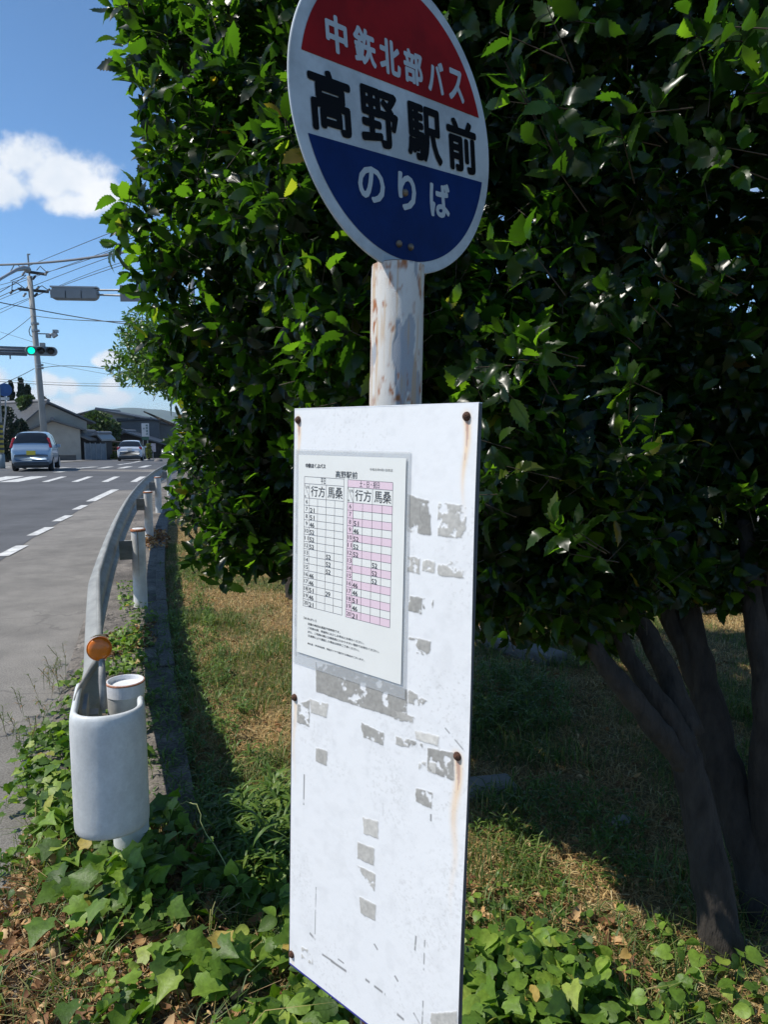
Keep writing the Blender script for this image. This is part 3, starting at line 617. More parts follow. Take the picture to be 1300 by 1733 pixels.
def leaf_cloud(shoot_p,shoot_d,rs,pairs,size,templ,alpha=(35,80),length=.09):
    """whorled opposite leaves on each shoot; returns list of (V,F)"""
    n=len(shoot_p); P_=[];D=[];UP=[];SZ=[]
    ref=nrm(rs.normal(size=(n,3))); a=nrm(np.cross(shoot_d,ref)); b=np.cross(shoot_d,a)
    ln=length*rs.uniform(.6,1.2,n)
    for k in range(pairs):
        f=1-k/max(pairs,1)*.95; ph=rs.uniform(-.35,.35,n)+(k%2)*math.pi/2
        al=np.radians(alpha[0]+(alpha[1]-alpha[0])*(k/max(pairs-1,1))+rs.normal(0,13,n))
        for s in (0,1):
            keep=rs.random(n)<(.95 if k<2 else .85)
            an=ph+s*math.pi+rs.normal(0,.15,n)
            rad=a*np.cos(an)[:,None]+b*np.sin(an)[:,None]
            d=shoot_d*np.cos(al)[:,None]+rad*np.sin(al)[:,None]+rs.normal(0,.13,(n,3)); d[:,2]-=.12
            up=shoot_d*np.sin(al)[:,None]-rad*np.cos(al)[:,None]+np.array([0,0,.35])+rs.normal(0,.22,(n,3))
            P_.append((shoot_p-shoot_d*(ln*(1-f))[:,None]+rad*.003)[keep]); D.append(d[keep]); UP.append(up[keep]); SZ.append((rs.uniform(size[0],size[1],n)*(.72+.28*min(1,k*.6+.2)))[keep])
    P_=np.concatenate(P_);D=np.concatenate(D);UP=np.concatenate(UP);SZ=np.concatenate(SZ)
    X,Y,Z=frames(D,nrm(UP)); out=[]; idx=rs.integers(0,len(templ),len(P_))
    for t,(tv,tf) in enumerate(templ):
        q=idx==t
        if q.any(): out.append(instance(tv,tf,P_[q]+Y[q]*.004,X[q],Y[q],Z[q],SZ[q]))
    tw=(shoot_p,shoot_p-(shoot_d+rs.normal(0,.18,shoot_d.shape))*(ln*1.15)[:,None])
    return out,tw
def twig_mesh(A,Bp,r=.0016):
    n=len(A); d=nrm(Bp-A); X=nrm(np.cross(d,np.array([.3,.2,.9]))); Y=np.cross(d,X); V=[];
    for (p,rr) in ((A,r*.6),(Bp,r)):
        for k in range(3):
            th=2*math.pi*k/3; V.append(p+rr*(X*math.cos(th)+Y*math.sin(th)))
    V=np.stack(V,1); f=np.array([[0,1,4,3],[1,2,5,4],[2,0,3,5]]); Fc=(f[None]+(np.arange(n)*6)[:,None,None]).reshape(-1,4); return V.reshape(-1,3),Fc
def to_tri(f): return f if f.shape[1]==3 else np.concatenate([f[:,[0,1,2]],f[:,[0,2,3]]])
T_hi=[leaf_template(True,w_,b,fo,8,i_) for i_,(w_,b,fo) in enumerate([(.58,.25,.30),(.62,.60,.22),(.52,.10,.45),(.60,1.0,.3),(.54,-.3,.25),(.50,.5,.65)])]
T_lo=[leaf_template(False,w_,b,fo,5,i_) for i_,(w_,b,fo) in enumerate([(.56,.25,.30),(.62,.8,.22),(.52,-.2,.45)])]
M_leaf=mat('glossy holly leaf',(.03,.08,.015),.28,spec=.33,ramp=[(0,(.0055,.012,.0035)),(.45,(.009,.021,.005)),(.8,(.017,.038,.008)),(.975,(.035,.062,.011)),(.99,(.07,.08,.02)),(1,(.11,.055,.02))],transl=.46,tcol=(7.2,8.4,1.5))
M_bark=mat('grey brown bark',(.032,.026,.021),.95,var=.6,vscale=25,bump=1.0,bscale=70,stretch=(1,1,.35))
def shell(center,half,pw,lump,nwant,rs,depth,region=None,seed=0,bias=1.6):
    """points inside a lumpy superellipsoid shell, with outward normals"""
    c=np.array(center);h=np.array(half); PP=[];NN=[];DD=[]; got=0
    def f(p):
        pp=p.copy()
        if c[0]==CC[0]: pp[:,0]-=np.where(p[:,0]<c[0],  .10/(1+np.exp(-(1.72-p[:,2])*9))+.20/(1+np.exp(-(p[:,2]-2.85)*7)),0)
        pp[:,1]-=np.where((p[:,1]<c[1]),(.34/(1+np.exp(-(p[:,0]-.42)*6))) if c[0]==CC[0] else 0,0)
        q=np.abs((pp-c)/h); q[:,2]=q[:,2]**2.3 if c[0]==CC[0] else q[:,2]; rr=(q**pw).sum(-1)**(1/pw)
        lumpv=(vnoise(p[:,0]*1.0+p[:,2]*.7,p[:,1]+p[:,2]*.9,seed,3,1.7)-.5)*lump
        return (rr-1)*h.min()-lumpv
    while got<nwant:
        p=c+rs.uniform(-1.15,1.15,(nwant*5,3))*h; v=f(p); dep=-v
        k=(dep>0)&(dep<depth)&(rs.random(len(p))<np.exp(-dep/depth*bias))
        if region is not None: k&=region(p)
        p=p[k][:nwant-got]; 
        if len(p)==0: continue
        e=.04; g=np.stack([f(p+np.eye(3)[i_]*e)-f(p-np.eye(3)[i_]*e) for i_ in range(3)],-1)
        PP.append(p);NN.append(nrm(g));DD.append(dep[k][:nwant-got]); got+=len(p)
    return np.concatenate(PP),np.concatenate(NN),np.concatenate(DD)
def toward(N,rs,up=.35,jit=.45): return nrm(N*.8+np.array([0,0,up])+rs.normal(0,jit,N.shape))
rs=np.random.default_rng(3)
shrub=thing('holly_shrub',(1.0,2.0,0),'huge dark spiny leaved evergreen shrub towering behind the bus stop','shrub')
CC=(1.28,3.42,2.60); CH=(2.10,1.78,2.05); PW=3.2
def hole(p): return ~((p[:,1]>2.4)&(p[:,2]<1.25)&(rs.random(len(p))<.12))
lift_=lambda p:(p[:,2]>.97+.03*np.clip((p[:,0]+.3)/.5,0,1)+.07*np.clip(p[:,1]-2.6,0,1)+(vnoise(p[:,0]*3,p[:,1]*3,303,2)-.5)*.3)
gaps=lambda p:vnoise(p[:,0]*1.3+p[:,2]*.9,p[:,1]*1.3+p[:,2]*1.4+p[:,0]*.6,311,2,5)>.36
visible=lambda p:lift_(p)&(((p[:,1]<2.9)|(p[:,0]<-.1)))&(p[:,0]<2.1)&(p[:,2]<3.6)&hole(p)
visg=lambda p:visible(p)&gaps(p)
p1,n1,d1_=shell(CC,CH,PW,.55,7600,rs,.36,visg,seed=77,bias=1.0)
near=np.linalg.norm(p1[:,:2],axis=1)<2.9
parts=[]; tws=[]
q1=leaf_cloud(p1[near],toward(n1[near],rs),rs,4,(.046,.088),T_hi); parts+=q1[0]; tws.append(q1[1])
q2=leaf_cloud(p1[~near],toward(n1[~near],rs),rs,4,(.044,.080),T_hi); parts+=q2[0]; tws.append(q2[1])
spr=[(1090,160,1.36),(1040,215,1.38),(925,215,1.42),(950,265,1.42),(850,95,1.46),(875,175,1.48),(1255,85,1.30),(1280,170,1.34),(1220,95,1.36),(860,430,1.52),(1110,445,1.48),(1095,480,1.5),(1010,480,1.52),(1020,560,1.55),(880,590,1.50),(905,625,1.52),(860,640,1.52),(800,635,1.56),(830,780,1.66),(850,800,1.66),(815,820,1.68),(960,890,1.60),(975,915,1.6),(1170,470,1.45),(700,60,1.55),(1180,30,1.4),(1300,20,1.35),(1060,640,1.6),(1240,260,1.42),(960,30,1.5)]
spp=np.array([P(a[0],a[1],a[2]-(.17 if a[0]>800 else .05)) for a in spr]); spp=np.repeat(spp,2,0)+rs.normal(0,.02,(2*len(spp),3)); sd=nrm(np.array([-.75,-.45,.25])+rs.normal(0,.3,spp.shape))
q0=leaf_cloud(spp,sd,rs,3,(.045,.078),T_hi); parts+=q0[0]; tws.append((spp,spp-sd*.12))
pe,ne,_=shell(P(392,805,2.95),(.22,.42,.36),2.2,.1,330,rs,.25,None,seed=95)
q5=leaf_cloud(pe,toward(ne,rs),rs,4,(.040,.070),T_hi); parts+=q5[0]; tws.append(q5[1])
for c_,h_,n_,sd_ in ((P(905,985,2.15),(.30,.30,.17),260,96),(P(1090,960,2.35),(.34,.30,.16),200,97),(P(1010,1075,2.2),(.10,.12,.10),26,98)):
    pe,ne,_=shell(c_,h_,2.2,.12,n_,rs,.25,None,seed=sd_)
    q5=leaf_cloud(pe,toward(ne,rs,.1),rs,4,(.042,.078),T_hi); parts+=q5[0]; tws.append(q5[1])
inner=lambda p:(p[:,2]>1.12)&(p[:,1]<4.0)&(p[:,0]<3.0)&~((p[:,2]<1.15)&(p[:,1]>2.3))
p2,n2,_=shell(np.array(CC),np.array(CH)-.28,PW,.4,3600,rs,.8,inner,seed=79,bias=.3)
q3=leaf_cloud(p2,toward(n2,rs,.2,.9),rs,4,(.085,.13),T_lo,length=.16); parts+=q3[0]; tws.append(q3[1])
back=lambda p:~visible(p)&(p[:,2]>1.05)
p3_,n3,_=shell(CC,CH,PW,.5,3200,rs,.5,back,seed=77,bias=.8)
q4=leaf_cloud(p3_,toward(n3,rs),rs,3,(.07,.11),T_lo); parts+=q4[0]
V,Fc=merge(parts); setpar(mesh('crown',V,Fc,M_leaf,smooth=True),shrub)
A=np.concatenate([t[0] for t in tws]);Bp=np.concatenate([t[1] for t in tws]); V,Fc=twig_mesh(A,Bp); setpar(mesh('twigs',V,Fc,mat('twig bark',(.055,.04,.026),.8)),shrub)
def limb(mb,pts,n=14,seed=0):
    r_=np.random.default_rng(seed); P0=[np.array(p[0]) for p in pts]; rr=[p[1] for p in pts]
    # smooth
    pos=[];rad=[]
    for i_ in range(len(P0)-1):
        a=P0[max(i_-1,0)];b=P0[i_];c=P0[i_+1];d=P0[min(i_+2,len(P0)-1)]
        for k in range(5):
            t=k/5; pos.append(.5*((2*b)+(c-a)*t+(2*a-5*b+4*c-d)*t*t+(-a+3*b-3*c+d)*t**3)+r_.normal(0,.003,3)); rad.append((rr[i_]*(1-t)+rr[i_+1]*t)*(1+.05*r_.normal()))
    pos.append(P0[-1]);rad.append(rr[-1]); mb.tube(pos,rad,n)
tr=MB()
limb(tr,[((1.06,1.93,-.1),0.0735),(P(1225,1600,1.95),0.0616),(P(1195,1430,1.98),0.0546),(P(1165,1300,2.0),0.0476),(P(1150,1240,2.02),0.0420)],18,1)
tr.build('trunk',M_bark,shrub,True)
tr=MB(); limb(tr,[((1.22,2.08,-.1),0.0840),(P(1285,1480,2.15),0.0735),(P(1235,1330,2.2),0.0630),(P(1195,1180,2.25),0.0525),(P(1165,1040,2.3),0.0420),(P(1130,900,2.4),0.0350),(P(1090,700,2.6),0.0245)],18,2)
tr.build('trunk',M_bark,shrub,True)
limbs=[[(P(1160,1290,2.0),0.0385),(P(1110,1230,1.98),0.0329),(P(1045,1150,1.95),0.0301),(P(1005,1090,1.97),0.0252),(P(960,960,2.05),0.0196),(P(880,800,2.2),0.0126)],
 [(P(1165,1280,2.0),0.0385),(P(1120,1190,2.02),0.0315),(P(1075,1130,2.04),0.0252),(P(1020,1010,2.1),0.0196),(P(980,880,2.2),0.0140)],
 [(P(1170,1240,2.03),0.0385),(P(1120,1120,2.1),0.0350),(P(1060,1010,2.2),0.0294),(P(1010,900,2.35),0.0210),(P(900,650,2.6),0.0140)],
 [(P(1300,1540,2.13),0.0467),(P(1296,1350,2.12),0.0490),(P(1300,1180,2.1),0.0420),(P(1275,1020,2.15),0.0315),(P(1260,880,2.2),0.0210)],
 [(P(1190,1180,2.25),0.0350),(P(1100,960,2.35),0.0280),(P(1080,850,2.5),0.0210),(P(1180,600,2.9),0.0140)],
 [(P(1050,1010,2.2),0.0175),(P(860,920,2.5),0.0112),(P(650,880,2.8),0.0084),(P(480,900,3.0),0.0056)],
 [(P(1312,1560,2.14),0.0382),(P(1330,1270,2.18),0.0350),(P(1300,1000,2.3),0.0280),(P(1350,800,2.5),0.0210)],
 [(P(960,960,2.05),0.0154),(P(800,700,2.1),0.0098),(P(560,560,2.2),0.0056),(P(400,500,2.4),0.0035)],
 [(P(900,800,2.2),0.0126),(P(800,500,2.2),0.0084),(P(700,200,2.3),0.0042)]]
for i_,l in enumerate(limbs):
    tr=MB(); limb(tr,l,12,10+i_); tr.build('branch',M_bark,shrub,True)

# a second, paler bush farther along the kerb
bush=thing('pale_bush',(-.85,6.6,0),'lighter green small leaved bush beyond the dark shrub, leaning over the guardrail','shrub')
M_leaf2=mat('light green leaf',(.05,.12,.02),.4,ramp=[(0,(.035,.085,.012)),(.5,(.06,.13,.018)),(1,(.11,.19,.03))],transl=.3,tcol=(1.8,2.0,.6))
pb,nb_,_=shell((-1.0,8.3,2.36),(1.98,1.6,.62),2.3,.35,7000,rs,.62,lambda p:(p[:,0]<.2),seed=91)
q=leaf_cloud(pb,toward(nb_,rs),rs,3,(.045,.075),T_lo,length=.10)
V,Fc=merge(q[0]); setpar(mesh('crown',V,Fc,M_leaf2,smooth=True),bush); V,Fc=twig_mesh(q[1][0],q[1][1],.003); setpar(mesh('twigs',V,Fc,M_bark),bush)
tr=MB(); limb(tr,[((-.82,6.5,-.1),.10),((-.88,6.6,.5),.075),((-1.0,6.9,1.2),.06),((-1.2,7.6,1.9),.04),((-1.5,8.2,2.3),.02)],14,31); tr.build('trunk',M_bark,bush,True)
for i_,e in enumerate([(-2.75,8.2,1.75),(-2.4,8.0,2.3),(.2,8.2,2.2),(-.6,7.6,2.6),(-2.6,8.6,2.1)]):
    tr=MB(); limb(tr,[((-1.0,6.9,1.2),.04),((-1.0*.5+e[0]*.5,7.5,1.45),.026),(e,.008)],8,40+i_); tr.build('branch',M_bark,bush,True)
# low dark shrub masses far behind (right)
def low_bush(loc,half,label,m,nn=900,seed=1,name='garden_bush',lsz=(.04,.08),grp=None):
    b=thing(name,(loc[0],loc[1],0),label,'bush',grp); r_=np.random.default_rng(seed)
    pb,nb_,_=shell((loc[0],loc[1],loc[2]),half,2.4,.3*min(half),nn,r_,min(half)*.5,None,seed=seed)
    q=leaf_cloud(pb,toward(nb_,r_),r_,3,lsz,T_lo,length=.12); V,Fc=merge(q[0]); setpar(mesh('crown',V,Fc,m,smooth=True),b)
    tr=MB(); limb(tr,[((loc[0],loc[1],-.1),.04),((loc[0]+.02,loc[1],loc[2]),.02)],8,seed); tr.build('trunk',M_bark,b,True); return b
M_yg=mat('yellow green leaf',(.10,.16,.02),.5,ramp=[(0,(.07,.12,.015)),(1,(.16,.22,.04))],transl=.3)
low_bush((3.1,7.2,.42),(.6,.5,.45),'clipped yellow green bush seen between the shrub stems',M_yg,900,5)

# ---------------------------------------------------------------- ground plants
rs=np.random.default_rng(21)
def verge_pts(n,y0,y1,l0,l1,dens=None):
    out=[]
    tot=0
    while tot<n:
        y=y0+(y1-y0)*rs.random(n)**1.6; l=rs.uniform(l0,l1,n); p=railp(y,0.)
        x=p[:,0]+l; pts=np.stack([x,y,verge_z(x,y)],-1)
        px=650+F*x/y
        k=(px>235)&(px<1420)
        if dens is not None: k&=rs.random(n)<dens(pts)
        out.append(pts[k]); tot+=k.sum()
    return np.concatenate(out)[:n]
def box_pts(n,fn):
    out=[];t=0
    while t<n:
        p=fn(n*2); out.append(p); t+=len(p)
    return np.concatenate(out)[:n]
def scr_pts(n,reg,z0=None,dens=None):     # uniform over ground patches given by ground-plane polygons (triangles fan)
    poly=np.array([G(*q,z=0)[:2] for q in reg]); c=poly.mean(0); out=[];t=0
    A_=[abs(np.cross(poly[i_]-c,poly[(i_+1)%len(poly)]-c)) for i_ in range(len(poly))]; A_=np.array(A_)/sum(A_)
    while t<n:
        i_=rs.choice(len(poly),n,p=A_); a=rs.random(n);b=rs.random(n); fl=a+b>1; a[fl]=1-a[fl];b[fl]=1-b[fl]
        q=c+(poly[i_]-c)*a[:,None]+(poly[(i_+1)%len(poly)]-c)*b[:,None]; k=np.ones(n,bool)
        if dens is not None: k=rs.random(n)<dens(q)
        out.append(q[k]);t+=k.sum()
    q=np.concatenate(out)[:n]; lat=q[:,0]-railx(q[:,1]); z=np.where(lat>.22,verge_z(q[:,0],q[:,1]),.03)
    return np.concatenate([q,z[:,None]],1)
def clump(f,sd,th): return lambda q: np.clip((vnoise(q[:,0],q[:,1],sd,3,f)-th)*8,0,1)
# grass blades
def blades(pts,h,wd,lean=.5):
    n=len(pts); H=rs.uniform(h[0],h[1],n); W=rs.uniform(wd[0],wd[1],n); az=rs.uniform(0,2*np.pi,n); d=np.stack([np.cos(az),np.sin(az),0*az],-1); s=np.stack([-np.sin(az),np.cos(az),0*az],-1)
    L_=rs.uniform(.1,lean,n)+rs.random(n)**3*.8
    b=pts-np.array([0,0,.008]); m=b+d*(L_*H*.35)[:,None]+np.array([0,0,1])*(H*.62)[:,None]; t=b+d*(L_*H*1.1)[:,None]+np.array([0,0,1])*(H*(1-.35*np.clip(L_,0,1.2)))[:,None]
    sw=s*W[:,None]; V=np.stack([b-sw*.5,b+sw*.5,m-sw*.4,m+sw*.4,t],1); f=np.array([[0,1,3],[0,3,2],[2,3,4]])
    return V.reshape(-1,3),(f[None]+(np.arange(n)*5)[:,None,None]).reshape(-1,3)
patch=lambda p:vnoise(p[:,0],p[:,1],61,3,1.4)
green=verge_pts(120000,1.6,12,.24,6,lambda p:np.clip((patch(p)-.50)*6,.08,1)*np.where(p[:,1]<2.3,.25,1))
tall=verge_pts(5000,1.7,6,.24,3.5,lambda p:np.clip((vnoise(p[:,0],p[:,1],63,3,4)-.56)*9,0,1))
V,Fc=merge([blades(green,(.025,.075),(.002,.0045),.9),blades(tall,(.07,.17),(.003,.006),1.1),blades(scr_pts(1500,[(60,1400),(520,1400),(640,1850),(-60,1800)],dens=clump(5,235,.5)),(.05,.15),(.002,.005),1.3),blades(scr_pts(900,[(760,1900),(780,1500),(1150,1560),(1200,1850)],dens=clump(5,237,.5)),(.05,.14),(.002,.005),1.3)])
tag(mesh('grass',V,Fc,mat('grass blade',(.06,.11,.02),.6,ramp=[(0,(.045,.09,.014)),(.6,(.09,.155,.025)),(.85,(.18,.20,.05)),(1,(.36,.27,.11))],transl=.25)),'short green and straw grass on the verge','grass',kind='stuff')
dry=verge_pts(185000,1.6,12,.24,6.0,lambda p:np.clip((.64-patch(p))*6,.2,1)*np.where(p[:,1]<2.2,.3,1))
V1=blades(dry,(.015,.05),(.002,.0055),2.6)
tag(mesh('dry_grass',*V1,mat('dry straw',(.28,.19,.08),.8,ramp=[(0,(.18,.10,.035)),(.4,(.38,.235,.085)),(.8,(.56,.40,.17)),(1,(.66,.54,.30))],transl=.12,tcol=(1.2,1.1,.8))),'flattened brown dry grass and clippings','dry grass',kind='stuff')
# dead leaves: curled scraps
lt=[]
for i_,(w_,b,fo) in enumerate([(.5,1.2,.9),(.6,-1.0,.7),(.45,1.6,-.8),(.55,.6,1.2)]): lt.append(leaf_template(i_%2==0,w_,b,fo,5,50+i_))
def litter(pts,size,hmax=.03):
    n=len(pts); d=nrm(np.concatenate([rs.normal(size=(n,2)),rs.normal(0,.35,(n,1))],1)); up=nrm(np.array([0,0,1.])+rs.normal(0,.55,(n,3))); X,Y,Z=frames(d,up); p=pts+np.array([0,0,1])*rs.uniform(.004,hmax,n)[:,None]; ix=rs.integers(0,len(lt),n); sz=rs.uniform(size[0],size[1],n)
    return [instance(lt[k][0],lt[k][1],p[ix==k],X[ix==k],Y[ix==k],Z[ix==k],sz[ix==k]) for k in range(len(lt))]
Lp=[]
REG=[(-40,1600),(90,1430),(520,1430),(800,1480),(1100,1560),(1200,1790),(650,1850),(-80,1800)]
Lp+=litter(scr_pts(3600,REG),(.022,.06),.045); Lp+=litter(scr_pts(10000,REG),(.008,.024),.03)
Lp+=litter(verge_pts(2600,2.0,9,.36,4.0),(.02,.045),.02)
Lp+=litter(scr_pts(260,[(236,905),(283,905),(285,930),(240,935)]),(.05,.08),.07)
Lp+=litter(scr_pts(500,[(150,1090),(262,1060),(262,1100),(180,1130)]),(.02,.04),.02)
Lp+=litter(scr_pts(420,[(0,1480),(110,1350),(160,1400),(60,1640),(0,1700)]),(.02,.04),.02)
V,Fc=merge(Lp)
tag(mesh('leaf_litter',V,Fc,mat('dead leaf',(.25,.14,.07),.75,ramp=[(0,(.12,.05,.022)),(.35,(.26,.13,.05)),(.75,(.46,.27,.11)),(1,(.60,.42,.22))],transl=.12,tcol=(1.2,1,.7))),'curled brown dead leaves around the ivy','leaf litter',kind='stuff')
# stalks
def stalks(n,reg):
    p=scr_pts(n,reg); az=rs.uniform(0,2*np.pi,n); L_=rs.uniform(.03,.13,n); d=np.stack([np.cos(az),np.sin(az),rs.uniform(-.05,.25,n)],-1); p[:,2]+=rs.uniform(.01,.04,n)
    return twig_mesh(p,p+d*L_[:,None],.0011)
V,Fc=stalks(3200,[(-40,1600),(90,1430),(520,1430),(1100,1560),(1200,1790),(-80,1800)])
tag(mesh('dry_stalks',V,Fc,mat('straw stalk',(.36,.26,.14),.8,ramp=[(0,(.2,.13,.06)),(1,(.5,.38,.2))])),'thin dry stems lying over the litter','dry stems',kind='stuff')
# ivy leaf (five lobes) and heart-shaped leaf
def lobed(kind,cup,seed):
    r=np.random.default_rng(seed)
    if kind=='ivy': out=[(0,0),(.17,-.12),(.40,-.07),(.38,.14),(.52,.36),(.31,.48),(.19,.68),(0,1.0)]
    elif kind=='heart': out=[(0,0),(.14,-.12),(.33,-.10),(.46,.10),(.46,.34),(.34,.60),(.16,.82),(0,1.0)]
    else: out=[(0,0),(.16,.03),(.32,.18),(.38,.40),(.32,.62),(.20,.82),(.08,.95),(0,1.02)]
    V=[];Fc=[]
    mid=[(0,0),(0,.2),(0,.4),(0,.65),(0,1.0)]
    def z(x,y): return .35*abs(x)*cup-.28*(y-.3)**2+.03*math.sin(9*x+5*y+seed)
    for x,y in mid[:-1]: V.append((x,y,z(x,y)-.01))
    V.append((0,out[-1][1],z(0,1)))
    for s in(-1,1):
        b=len(V)
        for x,y in out[1:-1]: V.append((s*x,y,z(x,y)))
        e=[b+i_ for i_ in range(6)]
        T=[(0,e[0],e[1]),(0,e[1],1),(1,e[1],e[2]),(1,e[2],2),(2,e[2],e[3]),(2,e[3],e[4]),(2,e[4],3),(3,e[4],e[5]),(3,e[5],4)]
        Fc+=[t if s>0 else t[::-1] for t in T]
    return np.array(V,float)*np.array([1,1,1.]),np.array(Fc)
ivyT=[lobed('ivy',c,i_) for i_,c in enumerate((.5,-.3,1.0))]; heT=[lobed('heart',c,i_+5) for i_,c in enumerate((.6,-.2,1.1))]; ovT=[lobed('oval',c,i_+9) for i_,c in enumerate((.6,1.1))]
def cover(pts,T,size,h,tilt=.45,stemr=.0011,face=None):
    n=len(pts); H=rs.uniform(h[0],h[1],n); top=pts+np.stack([rs.normal(0,.02,n),rs.normal(0,.02,n),H],-1)
    up=nrm(np.array([-.15,-.25,1.])+rs.normal(0,tilt,(n,3))); d=nrm(np.concatenate([rs.normal(size=(n,2)),rs.normal(-.25,.2,(n,1))],1)); X,Y,Z=frames(d,up)
    ix=rs.integers(0,len(T),n); sz=rs.uniform(size[0],size[1],n); out=[instance(T[k][0],T[k][1],top[ix==k],X[ix==k],Y[ix==k],Z[ix==k],sz[ix==k]) for k in range(len(T))]
    tv,tf=twig_mesh(pts-np.array([0,0,.01]),top,stemr); out.append((tv,to_tri(tf))); return out
M_ivy=mat('ivy leaf',(.04,.10,.02),.48,spec=.35,var=.3,vscale=55,ramp=[(0,(.045,.09,.015)),(.5,(.10,.18,.022)),(.85,(.17,.27,.035)),(.97,(.27,.33,.06)),(1,(.38,.24,.07))],transl=.28,tcol=(1.9,2.2,.6),bump=.15,bscale=120)
IV=[]
IV+=cover(scr_pts(300,[(50,1430),(130,1300),(330,1440),(330,1600),(110,1640)]),ivyT,(.045,.088),(.03,.14))        # ivy mound under the sleeve
IV+=cover(scr_pts(600,[(55,1230),(120,1160),(190,1080),(262,1080),(262,1300),(130,1300),(60,1300)],dens=clump(5,201,.45)),ivyT,(.028,.05),(.02,.07))
IV+=cover(scr_pts(230,[(40,1310),(140,1230),(180,1400),(60,1420)],dens=clump(6,203,.38)),ivyT,(.035,.065),(.02,.1))
IV+=cover(scr_pts(130,[(130,1640),(330,1620),(560,1800),(300,1850),(90,1800)],dens=clump(4,205,.52)),ivyT,(.045,.08),(.03,.12))
IV+=cover(scr_pts(380,[(330,1500),(500,1420),(640,1640),(600,1900),(420,1800),(400,1600)],dens=clump(5,207,.50)),heT+ovT,(.04,.07),(.03,.14))
IV+=cover(scr_pts(800,[(700,1900),(740,1560),(830,1560),(960,1640),(1130,1760),(1180,1960)],dens=clump(5,209,.42)),heT+ivyT,(.035,.068),(.03,.15))
IV+=cover(scr_pts(160,[(195,1000),(240,990),(262,1060),(220,1080)]),ivyT,(.025,.045),(.02,.08))
IV+=cover(scr_pts(140,[(150,1250),(40,1240),(-20,1480),(60,1520)],dens=clump(7,211,.5)),ivyT,(.03,.05),(.01,.05))
IV+=cover(scr_pts(520,[(-20,1500),(90,1400),(520,1430),(640,1700),(640,1850),(-60,1800)],dens=clump(7,231,.53)),ovT+heT,(.014,.032),(.01,.09))
IV+=cover(scr_pts(500,[(760,1900),(780,1500),(1150,1560),(1200,1850)],dens=clump(9,233,.48)),ovT+heT,(.014,.034),(.01,.1))
IV+=cover(scr_pts(130,[(980,1640),(1110,1560),(1330,1600),(1360,1900),(1000,1900)],dens=clump(5,241,.42)),heT+ivyT+ovT,(.025,.06),(.02,.12))
IV+=cover(scr_pts(60,[(190,1480),(260,1480),(262,1560),(190,1570)]),ivyT,(.05,.08),(.06,.16))
V,Fc=merge(IV); tag(mesh('ivy_ground_cover',V,Fc,M_ivy,smooth=True),'green ivy and creeper leaves spreading below the guardrail','ivy',kind='stuff')
# narrow-leaved weeds on stems along the kerb edge and by the board
T_lan=[leaf_template(False,w_,b,.25,5,80) for w_,b in ((.16,.6),(.2,1.0),(.13,.3))]
def weeds(bases,hgt,nl,size,T,m,name,label,spread=.5):
    P_=[];D=[];U_=[];SZ=[];A_=[];B_=[]
    for b in bases:
        h=rs.uniform(*hgt); d=unit(np.array([rs.normal(0,spread*.6),rs.normal(0,spread*.6),1.])); 
        A_.append(b);B_.append(b+d*h)
        for k in range(nl):
            f=.25+.75*(k+1)/nl; az=rs.uniform(0,2*math.pi); r=np.array([math.cos(az),math.sin(az),rs.uniform(.1,.9)]); P_.append(b+d*h*f); D.append(unit(r)); U_.append(unit(np.array([0,0,1.])-r*.3)); SZ.append(rs.uniform(*size))
    P_=np.array(P_);X,Y,Z=frames(np.array(D),np.array(U_)); SZ=np.array(SZ); ix=rs.integers(0,len(T),len(P_))
    out=[instance(T[k][0],T[k][1],P_[ix==k],X[ix==k],Y[ix==k],Z[ix==k],SZ[ix==k]) for k in range(len(T))]; tv,tf=twig_mesh(np.array(A_)-np.array([0,0,.01]),np.array(B_),.0015); out.append((tv,to_tri(tf)))
    V,Fc=merge(out); return tag(mesh(name,V,Fc,m,smooth=True),label,'weeds',kind='stuff')
M_weed=mat('weed leaf',(.05,.12,.02),.5,ramp=[(0,(.05,.105,.016)),(.6,(.095,.175,.024)),(1,(.18,.25,.045))],transl=.28)
def edgeband(n,y0,y1,l0,l1):
    y=y0+(y1-y0)*rs.random(n)**1.2; l=rs.uniform(l0,l1,n); x=railx(y)+l; return np.stack([x,y,verge_z(x,y)],-1)
weeds(edgeband(420,2.3,8,.12,.60),(.04,.13),9,(.03,.07),T_lan,M_weed,'edge_weeds','narrow leaved weeds along the concrete edging')
weeds(scr_pts(120,[(340,1420),(480,1330),(500,1480),(400,1520)]),(.06,.2),11,(.05,.11),T_lan,M_weed,'lanceolate_weeds','tufts of long narrow green leaves left of the board')
weeds(scr_pts(260,[(800,1120),(950,1150),(980,1230),(800,1250)],dens=clump(3,221,.4)),(.04,.14),9,(.03,.06),T_lan,M_weed,'shade_weeds','low weeds in the shade under the shrub')
weeds(scr_pts(300,[(800,1330),(1050,1300),(1120,1480),(800,1520)],dens=clump(3,223,.42)),(.02,.08),8,(.02,.05),T_lan,M_weed,'lit_weeds','small weeds in the sunlit patch by the stems')
weeds(scr_pts(36,[(-10,1250),(60,1190),(110,1110),(120,1150),(50,1290)]),(.05,.15),14,(.015,.04),T_lan,mat('gutter weed leaf',(.08,.11,.03),.6,ramp=[(0,(.05,.09,.02)),(.7,(.10,.13,.03)),(1,(.25,.12,.05))],transl=.2),'gutter_weeds','feathery weeds growing from the gutter crack')
weeds(edgeband(260,2.2,5.6,-.02,.30),(.05,.14),10,(.03,.06),T_lan,M_weed,'kerb_weeds','low weeds creeping over the dark edging blocks')
